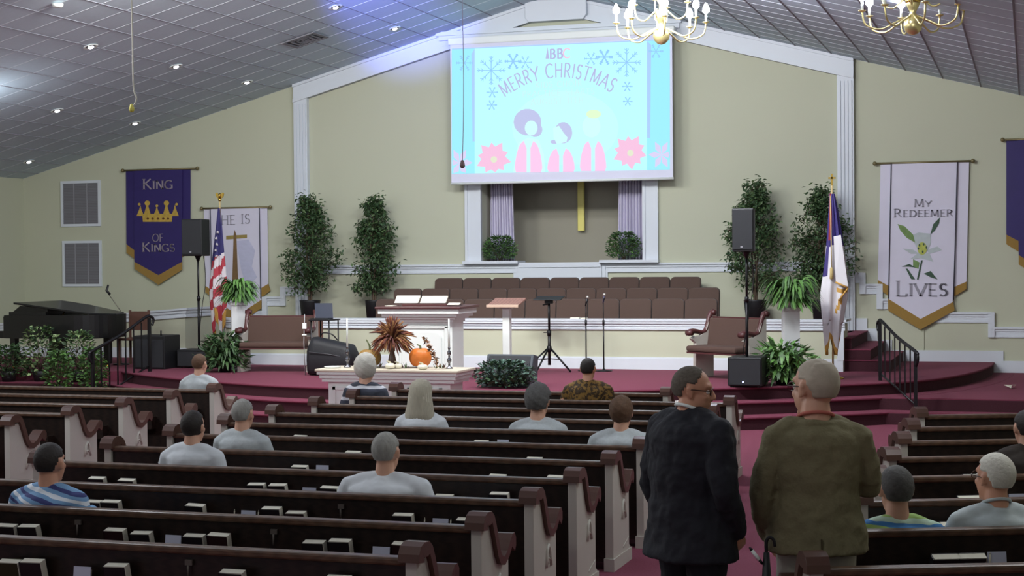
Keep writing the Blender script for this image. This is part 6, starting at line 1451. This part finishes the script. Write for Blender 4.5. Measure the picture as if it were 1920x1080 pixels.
def hair_mesh(at_c, R, sc, style, seed=0):
    rnd = random.Random(seed); c = Vector(at_c); mb = MB(); seg, rings = 56, 36; vs = []; fs = []
    ph = [rnd.uniform(0, 6) for _ in range(8)]
    for i in range(rings + 1):
        a = PI * i / rings
        for k in range(seg):
            q = 2*PI*k/seg; d = Vector((math.sin(a)*math.cos(q), math.sin(a)*math.sin(q), math.cos(a)))
            face = (d.y > 0.12 and d.z < 0.52 - 0.35*max(0, 0.6 - d.y) and not (abs(d.x) > 0.80 and d.y < 0.32)) or (d.z < -0.34 and d.y > -0.35) or d.z < -0.66 or (abs(d.x) > 0.78 and -0.35 < d.z < 0.12 and d.y > -0.22)
            if style.get('long'): face = (d.y > 0.2 and d.z < 0.5) or (d.z < -0.45 and d.y > 0.1)
            k_ = 1.07 + style.get('puff', 0.0)
            bump = 0.012*math.sin(9*d.x + ph[0] + 5*d.z)*math.sin(8*d.z + ph[1]) + 0.008*math.sin(23*d.x + ph[2])*math.sin(21*d.y + ph[3] + 9*d.z)
            k_ += bump * style.get('curl', 0.6)
            if style.get('bald') and d.z > 0.25 and (d.y > -0.35 or d.z > 0.8): k_ = 1.012 + 0.006*math.sin(20*d.x) if style['bald'] == 2 else 0.98
            if style.get('recede') and d.y > 0.1 and d.z > 0.25 and abs(d.x) < 0.95: k_ = 1.0 + (0.06 if d.y < 0.45 else -0.06)
            if face: k_ = 0.86
            vs.append(c + R @ (Vector((0, -0.012, 0.025)) * sc + Vector((d.x*0.076, d.y*0.098, d.z*0.093)) * sc * k_))
    for i in range(rings):
        for k in range(seg): l = (k+1) % seg; fs.append((i*seg+k, i*seg+l, (i+1)*seg+l, (i+1)*seg+k))
    mb.add(vs, fs, 0, True)
    return mb
def person(label, cat, loc, rz, ztop, pose, skin, hair, hairmat, topmat, botmat, head_yaw=0.0, head_tilt=0.0, hs=1.0, wide=1.0, jacket=False, arms='lap', glasses=False, collar=None, vox=0.013, group=None, lean=0.0, long_hair=None, fat=0.0, shoe=None):
    r = root('person', label, cat, loc, rz, group)
    stand = pose == 'stand'
    hz = ztop - 0.118*hs; shz = hz - 0.162*hs if stand else hz - 0.17*hs; hipz = (ztop * 0.535) if stand else 0.54
    hipy = 0.0 if stand else 0.27; shy = hipy + lean - (0 if stand else 0.03); W_ = wide
    neck0 = Vector((0, shy - 0.01, shz + 0.02)); hc = Vector((0, shy + 0.02 + lean*0.3, hz)); Rh = Matrix.Rotation(head_yaw, 3, 'Z') @ Matrix.Rotation(head_tilt, 3, 'X')
    body = MB(); head_parts(body, hc, Rh, hs, fat); limb(body, [neck0, (hc + neck0)/2 + Vector((0, -0.008, 0)), hc + Vector((0, -0.02, -0.05*hs))], [0.062*hs + fat, 0.054*hs + fat, 0.05*hs + fat])
    def tz(t): return hipz + (shz - hipz) * t
    def secs(e, bottom=None, flare=0.0):
        L_ = [(-0.22, 0.165, 0.115), (0.0, 0.172, 0.122), (0.3, 0.160, 0.118), (0.6, 0.175, 0.125), (0.85, 0.185, 0.118), (0.95, 0.16, 0.10), (1.03, 0.09, 0.075), (1.08, 0.06, 0.055)]
        out_ = []
        for t, rx, ry in L_:
            if bottom is not None and t < bottom[0]: continue
            out_.append((tz(t), 0, hipy + (shy - hipy) * max(0, min(1, t)), rx*W_ + e, ry*W_**1.3 + e))
        if bottom is not None: out_.insert(0, (tz(bottom[0]) if len(bottom) < 3 else bottom[2], 0, hipy, (0.178 + flare)*W_ + e, (0.13 + flare)*W_ + e))
        return out_
    body.loft(secs(0), 28)
    sh = [Vector((s_*0.178*W_, shy, shz - 0.052)) for s_ in (-1, 1)]
    for s_ in (-1, 1): limb(body, [neck0 + Vector((0, 0, 0.005)), neck0.lerp(Vector((s_*0.178*W_, shy, shz - 0.052)), 0.5) + Vector((0, 0, 0.008)), Vector((s_*0.178*W_, shy, shz - 0.052))], [0.05, 0.048, 0.05])
    if stand:
        if arms == 'pocketL':   el = [Vector((-0.235*W_, -0.02, shz - 0.33)), Vector((0.235*W_, 0.07, shz - 0.29))]; wr = [Vector((-0.20*W_, 0.09, shz - 0.54)), Vector((0.12, 0.27, shz - 0.22))]
        elif arms == 'pocketR': el = [Vector((-0.235*W_, 0.0, shz - 0.32)), Vector((0.24*W_, -0.03, shz - 0.31))]; wr = [Vector((-0.22*W_, 0.10, shz - 0.55)), Vector((0.185*W_, 0.10, shz - 0.52))]
        dirs = [(wr[i] - el[i]).normalized() for i in (0, 1)]
        hip = [Vector((s_*0.095, 0, hipz - 0.02)) for s_ in (-1, 1)]; kn = [Vector((s_*0.11, 0.02, hipz*0.53)) for s_ in (-1, 1)]; an = [Vector((s_*0.12, -0.02, 0.09)) for s_ in (-1, 1)]
    else:
        el = [Vector((s_*0.25*W_, shy + 0.03, shz - 0.27)) for s_ in (-1, 1)]; wr = [Vector((s_*0.10, hipy + 0.27, 0.66)) for s_ in (-1, 1)]; dirs = [Vector((-s_*0.5, 0.8, -0.15)).normalized() for s_ in (-1, 1)]
        hip = [Vector((s_*0.09, hipy, 0.545)) for s_ in (-1, 1)]; kn = [Vector((s_*0.11, hipy + 0.38, 0.545)) for s_ in (-1, 1)]; an = [Vector((s_*0.11, hipy + 0.35, 0.09)) for s_ in (-1, 1)]
    for i, s_ in enumerate((-1, 1)):
        limb(body, [sh[i], el[i], wr[i]], [0.052*W_, 0.04*W_, 0.027]); hand(body, wr[i], dirs[i], Vector((-s_, 0.2, -0.2)) if stand else Vector((0, 0, -1)), s_, 0.55)
        limb(body, [hip[i], kn[i], an[i]], [0.085*W_, 0.055*W_, 0.036]); body.ball(an[i] + Vector((0, 0.06, -0.045)), (0.04, 0.12, 0.04), 12, 8)
    remeshed(r, 'body', body, skin, vox * 0.8, 2)
    # upper garment
    g = MB(); e = 0.028 if jacket else 0.018
    S2 = [q for q in secs(e, None)] 
    if stand:
        hem = hipz - 0.16 if jacket else hipz - 0.02
        S2 = [(hem, 0, 0.0, 0.205*W_ + e, 0.15*W_ + e), (hipz - 0.02, 0, 0.0, 0.192*W_ + e, 0.135*W_ + e)] + [q for q in secs(e) if q[0] > hipz + 0.02]
    S2 = [q for q in S2 if q[0] < shz + 0.045]
    S2.append((shz + 0.04, 0, shy - 0.005, 0.07*hs + e*0.6, 0.068*hs + e*0.6))
    g.loft(S2, 32)
    for i, s_ in enumerate((-1, 1)):
        e2 = 0.022 if jacket else 0.014; end = wr[i] if jacket or topmat in LONGSL else el[i].lerp(sh[i], 0.25)
        limb(g, [neck0 + Vector((0, 0, -0.01)), neck0.lerp(sh[i], 0.5) + Vector((0, 0, 0.012)), sh[i]], [0.055 + e*0.6, 0.052 + e*0.7, 0.052*W_ + e2])
        if end is wr[i]: limb(g, [sh[i], el[i], wr[i] - dirs[i]*0.005], [0.050*W_ + e2, 0.042*W_ + e2, 0.034 + e2*0.7])
        else: limb(g, [sh[i], end], [0.050*W_ + e2, 0.05*W_ + e2])
    if jacket:   # collar roll and pocket flaps
        g.tube([(0.078*hs*math.cos(a) , shy - 0.005 + 0.07*hs*math.sin(a), shz + 0.035 - 0.02*max(0, math.sin(a))) for a in [q*PI/10 - PI*1.15 for q in range(14)]], 0.02, 8)
    remeshed(r, 'jacket' if jacket else 'shirt', g, topmat, vox, 3)
    if collar is not None:
        m = MB(); rr_ = (0.066 + fat)*hs
        ring = [Vector((rr_*math.cos(a), shy + 0.0 + rr_*1.0*math.sin(a), shz + 0.062 - 0.03*math.sin(a))) for a in [2*PI*q/20 for q in range(21)]]
        m.tube(ring, 0.009, 6); part(r, 'shirt_collar', m, collar)
    t_ = MB(); t_.loft([(hipz - 0.12 if stand else 0.47, 0, hipy, 0.17*W_ + 0.012, 0.125*W_ + 0.012), (hipz + 0.1, 0, hipy, 0.165*W_ + 0.012, 0.12*W_ + 0.012)], 24)
    for i in (0, 1): limb(t_, [hip[i], kn[i], an[i] + Vector((0, 0, 0.0))], [0.1*W_, 0.072*W_, 0.058])
    remeshed(r, 'trousers', t_, botmat, vox, 3)
    for i, s_ in enumerate((-1, 1)):
        m = MB(); a_ = an[i]; m.ball((a_.x, a_.y + 0.06, 0.045), (0.048, 0.135, 0.045), 14, 8); m.box((a_.x - 0.045, a_.y - 0.06, 0.0), (a_.x + 0.045, a_.y + 0.17, 0.02)); m.tube([(a_.x, a_.y, 0.05), (a_.x, a_.y, 0.1)], 0.05, 10); remeshed(r, 'shoe', m, shoe or M_BLACK, 0.012, 2)
    if hair is not None: part(r, 'hair', hair_mesh(hc, Rh, hs, hair, sum(map(ord, label)) % 97), hairmat)
    if long_hair:
        m = MB(); dz, wd = long_hair; top = hc + Vector((0, -0.03, 0.06)); m.loft([(hc.z - dz, 0, hc.y - 0.055, wd*1.05, 0.055), (hc.z - dz*0.5, 0, hc.y - 0.055, wd, 0.07), (hc.z, 0, hc.y - 0.03, 0.092*hs, 0.085*hs), (hc.z + 0.075*hs, 0, hc.y - 0.025, 0.090*hs, 0.105*hs), (hc.z + 0.12*hs, 0, hc.y - 0.02, 0.064*hs, 0.078*hs), (hc.z + 0.142*hs, 0, hc.y - 0.015, 0.02*hs, 0.025*hs)], 26)
        for k in range(14): a = PI + PI*k/13; m.tube([(0.085*hs*math.cos(a), hc.y - 0.03 + 0.08*math.sin(a), hc.z + 0.04), (wd*1.0*math.cos(a), hc.y - 0.055 + 0.062*math.sin(a), hc.z - dz*0.98)], [0.012, 0.009], 5)
        part(r, 'long_hair', m, hairmat)
    if glasses:
        m = MB()
        def gp(x, y, z): return hc + Rh @ (Vector((x, y, z)) * hs)
        for s_ in (-1, 1):
            m.tube([gp(s_*0.034 + 0.026*math.cos(a), 0.100 - 0.006*abs(math.cos(a)), 0.008 + 0.018*math.sin(a)) for a in [2*PI*q/16 for q in range(17)]], 0.0022, 5)
            m.tube([gp(s_*0.060, 0.094, 0.014), gp(s_*0.078, 0.07, 0.014), gp(s_*0.086, 0.0, 0.010), gp(s_*0.082, -0.02, -0.006)], 0.003, 5)
        m.tube([gp(-0.008, 0.101, 0.012), gp(0.008, 0.101, 0.012)], 0.002, 5); part(r, 'glasses', m, M_GLASS)
    for s_ in (-1, 1):
        m = MB(); m.ball(hc + Rh @ (Vector((s_*0.032, 0.079, 0.006)) * hs), 0.0115*hs, 10, 8); part(r, 'eye', m, mat('eye_white', (222, 216, 208), 0.3))
    return r, hc, Rh
LONGSL = set()
H_GREY = mat('grey_hair', (150, 148, 142), 0.8, 0.3, 60, 0.5, stretch=(1, 1, 0.3)); H_WHITE = mat('white_hair', (212, 208, 196), 0.8, 0.15, 60, 0.5); H_DGREY = mat('dark_grey_hair', (88, 86, 84), 0.8, 0.4, 50, 0.5)
H_SALT = mat('salt_pepper_hair', (98, 90, 80), 0.8, 0.45, 70, 0.5); H_DARK = mat('dark_hair', (36, 28, 24), 0.7, 0.3, 50, 0.4); H_BROWN = mat('brown_hair', (92, 66, 46), 0.75, 0.3, 50, 0.4); H_BLOND = mat('ash_blond_hair', (188, 180, 160), 0.7, 0.25, 40, 0.4, stretch=(3, 3, 0.3))
H_THIN = mat('thin_grey_hair', (184, 172, 154), 0.75, 0.16, 30, 0.3)
M_STR1 = stripe_mat('striped_knit', [(70, 130, 190), (196, 222, 200), (160, 196, 110), (110, 160, 150), (214, 228, 222), (52, 66, 140), (120, 190, 210), (176, 206, 120)], 0.20, tilt=0.12)
M_STR2 = stripe_mat('blue_striped_shirt', [(120, 160, 200), (226, 232, 240), (120, 160, 200), (60, 66, 120)], 0.085, tilt=0.3)
M_STR3 = stripe_mat('dark_white_striped_sweater', [(62, 66, 78), (62, 66, 78), (66, 70, 84), (214, 216, 222)], 0.13, tilt=0.0)
M_PAT = blotch_mat('brown_patterned_shirt', (56, 40, 20), (128, 96, 42), 34); M_LTOP = mat('pale_blue_shirt', (190, 200, 202), 0.85, 0.04, 20, 0.1); M_PALE = mat('pale_patterned_top', (188, 194, 196), 0.85, 0.14, 60, 0.1)
M_WHTOP = mat('white_top', (214, 218, 222), 0.85, 0.04, 20, 0.1); M_DKTOP = mat('dark_brown_coat', (40, 32, 26), 0.9, 0.15, 40, 0.1); M_DTR = mat('dark_trousers', (32, 33, 40), 0.85, 0.1, 40, 0.1)
for q in (M_STR2, M_STR3, M_WHTOP, M_LTOP, M_DKTOP): LONGSL.add(q)
# the two men standing in the aisle
X1_, Y1_ = X_at(1292, 7.75), 7.75
m1, hc1, Rh1 = person('man in dark navy suit and glasses standing in the aisle, face in profile', 'person', (X1_, Y1_, 0), rad(-38), 1.665, 'stand', M_SKIN2, {'recede': 1, 'curl': 0.5}, H_SALT, M_NAVY, M_NAVY, head_yaw=rad(-46), head_tilt=rad(-9), hs=0.96, wide=1.2, jacket=True, arms='pocketR', glasses=True, collar=M_WHITE, vox=0.009, fat=0.006)
X2_, Y2_ = X_at(1528, 7.98), 7.98
m2, hc2, Rh2 = person('white haired man in olive tan blazer and pale trousers standing in the aisle', 'person', (X2_, Y2_, 0), rad(14), 1.70, 'stand', M_SKIN, {'bald': 2, 'curl': 0.4}, H_THIN, M_TAN, M_KHAKI, head_yaw=rad(36), head_tilt=rad(-3), hs=1.24, wide=1.12, jacket=True, arms='pocketL', glasses=True, collar=mat('coral_collar', (196, 110, 96), 0.8), vox=0.009, fat=0.004)
m = MB(); m.box((0.0, -0.196, hc2.z - 0.98), (0.006, -0.176, hc2.z - 0.72)); part(m2, 'back_vent', m, mat('blazer_seam', (74, 62, 38), 0.9))
# dark folded walker with a white paper roll beside the tan blazer
wk = on_z(1437, 1078, 0.4)
wx_, wy_ = X_at(1434, 7.55), 7.55; r = root('folded_umbrella', 'black folded umbrella standing at the left of the tan blazer man', 'umbrella', (wx_, wy_, 0))
zt1 = on_y(1436, 1012, wy_).z
m = MB(); m.tube([(0, 0, 0.02), (0, 0, 0.12), (0, 0, 0.5), (0, 0, zt1 - 0.06)], [0.006, 0.02, 0.035, 0.014], 10); part(r, 'canopy', m, M_BLACK)
m = MB(); m.tube(catmull([(0, 0, zt1 - 0.08), (0, 0, zt1 - 0.01), (0.015, 0, zt1 + 0.012), (0.035, 0, zt1 - 0.0), (0.04, 0, zt1 - 0.03)], 5), 0.008, 8); part(r, 'crook_handle', m, M_METALK)
pa, pb = on_y(1405, 1026, wy_ - 0.02), on_y(1424, 1050, wy_ - 0.02); r = root('paper_roll', 'thin white rolled paper tilted beside the black umbrella', 'paper', tuple(pb))
m = MB(); m.tube([pb, pb.lerp(pa, 0.75)], 0.009, 10); part(r, 'roll', m, M_WHITE, world=True); m = MB(); m.tube([pb.lerp(pa, 0.75), pa], [0.0092, 0.004], 10); part(r, 'dark_tip', m, M_BLACK, world=True)
m = MB(); m.tube([pb + Vector((0.0, 0, 0)), Vector((wx_ - 0.02, wy_, pb.z - 0.02))], 0.007, 6); part(r, 'holding_clip', m, M_BLACK, world=True)
# seated people: (row, px, top y)
def seat(row, px, ztop, label, right=False, **kw):
    if right: lx, _ = rack_x(row, px, 0, True)
    else: lx = X_at(px, row.location.y + 0.25) - row.location.x
    base = Matrix.Translation(row.location) @ Matrix.Rotation(row.rotation_euler.z, 4, 'Z'); p_ = base @ Vector((lx, 0, 0)); p_.z = 0
    if right:       # slide sideways so that the torso, not the pew back, sits on the wanted column
        for _ in range(4):
            hp = base @ Vector((lx, 0.24, 0)); want = X_at(px, hp.y); lx += (want - hp.x) * 0.9
        p_ = base @ Vector((lx, 0, 0)); p_.z = 0
    person(label, 'person', tuple(p_), row.rotation_euler.z, ztop, 'sit', **kw)
seat(rgt[1], 1680, 1.075, 'person with short dark grey hair in a blue and green striped knit top, seated', True, skin=M_SKIN, hair={'curl': 0.7, 'puff': 0.02}, hairmat=H_DGREY, topmat=M_STR1, botmat=M_DTR, hs=1.1, wide=1.12)
seat(rgt[1], 1866, 1.135, 'white haired man with glasses in a pale blue shirt, seated at the right edge', True, skin=M_SKIN2, hair={'curl': 0.5}, hairmat=H_WHITE, topmat=M_LTOP, botmat=M_DTR, head_yaw=rad(22), hs=1.12, wide=1.12, glasses=True, collar=M_LTOP)
seat(rgt[3], 1925, 1.17, 'person in a dark brown coat partly cut off by the right frame edge, seated', True, skin=M_SKIN, hair={'curl': 0.6}, hairmat=H_DARK, topmat=M_DKTOP, botmat=M_DTR, hs=1.0, wide=1.15)
seat(cen[9], 1101, 1.19, 'short haired person in a brown and gold patterned shirt, seated in the front pews', skin=M_SKIN2, hair={'curl': 0.3, 'puff': -0.02}, hairmat=H_DARK, topmat=M_PAT, botmat=M_DTR, hs=0.98, wide=1.1)
seat(cen[6], 1007, 1.13, 'person with curly grey hair in a pale top, seated below the ivy covered monitor', skin=M_SKIN, hair={'curl': 3.0, 'puff': 0.24}, hairmat=H_DGREY, topmat=M_PALE, botmat=M_DTR, hs=1.15, wide=1.1)
seat(cen[5], 1163, 1.13, 'person with brown hair in a pale top, seated nearest the aisle in the middle pews', skin=M_SKIN, hair={'curl': 2.0, 'puff': 0.1, 'long': 1}, hairmat=H_BROWN, topmat=M_PALE, botmat=M_DTR, hs=1.06, wide=1.1)
seat(cen[9], 684, 1.19, 'person with fluffy white hair in a dark sweater with white stripes, seated before the table', skin=M_SKIN, hair={'curl': 2.5, 'puff': 0.28, 'long': 1}, hairmat=H_WHITE, topmat=M_STR3, botmat=M_DTR, hs=1.18, wide=1.05)
seat(cen[6], 788, 1.15, 'person with long straight ash blond hair seen from behind, seated right of the table', skin=M_SKIN, hair=None, hairmat=H_BLOND, topmat=M_WHTOP, botmat=M_DTR, hs=1.1, wide=1.0, long_hair=(0.28, 0.135))
seat(lft[5], 372, 1.16, 'person with short brown hair and grey top, seated at the far left section', skin=M_SKIN, hair={'curl': 0.6}, hairmat=H_BROWN, topmat=M_PALE, botmat=M_DTR, hs=1.0)
seat(cen[2], 720, 1.13, 'broad shouldered person in a white top with grey hair, seated in the third nearest pew', skin=M_SKIN, hair={'curl': 0.6}, hairmat=H_GREY, topmat=M_WHTOP, botmat=M_DTR, hs=1.06, wide=1.3)
seat(cen[3], 358, 1.14, 'person with dark hair in a white top, seated in the fourth nearest pew', skin=M_SKIN, hair={'curl': 0.6, 'long': 1}, hairmat=H_DARK, topmat=M_WHTOP, botmat=M_DTR, hs=1.0, wide=1.05)
seat(cen[4], 452, 1.14, 'person with grey hair in a pale top, seated in the fifth nearest pew', skin=M_SKIN, hair={'curl': 0.8}, hairmat=H_GREY, topmat=M_PALE, botmat=M_DTR, hs=1.0)
seat(cen[1], 88, 1.12, 'person with dark hair in a blue striped shirt, seated at the lower left', skin=M_SKIN2, hair={'curl': 0.6}, hairmat=H_DARK, topmat=M_STR2, botmat=M_DTR, hs=1.04, wide=1.12)
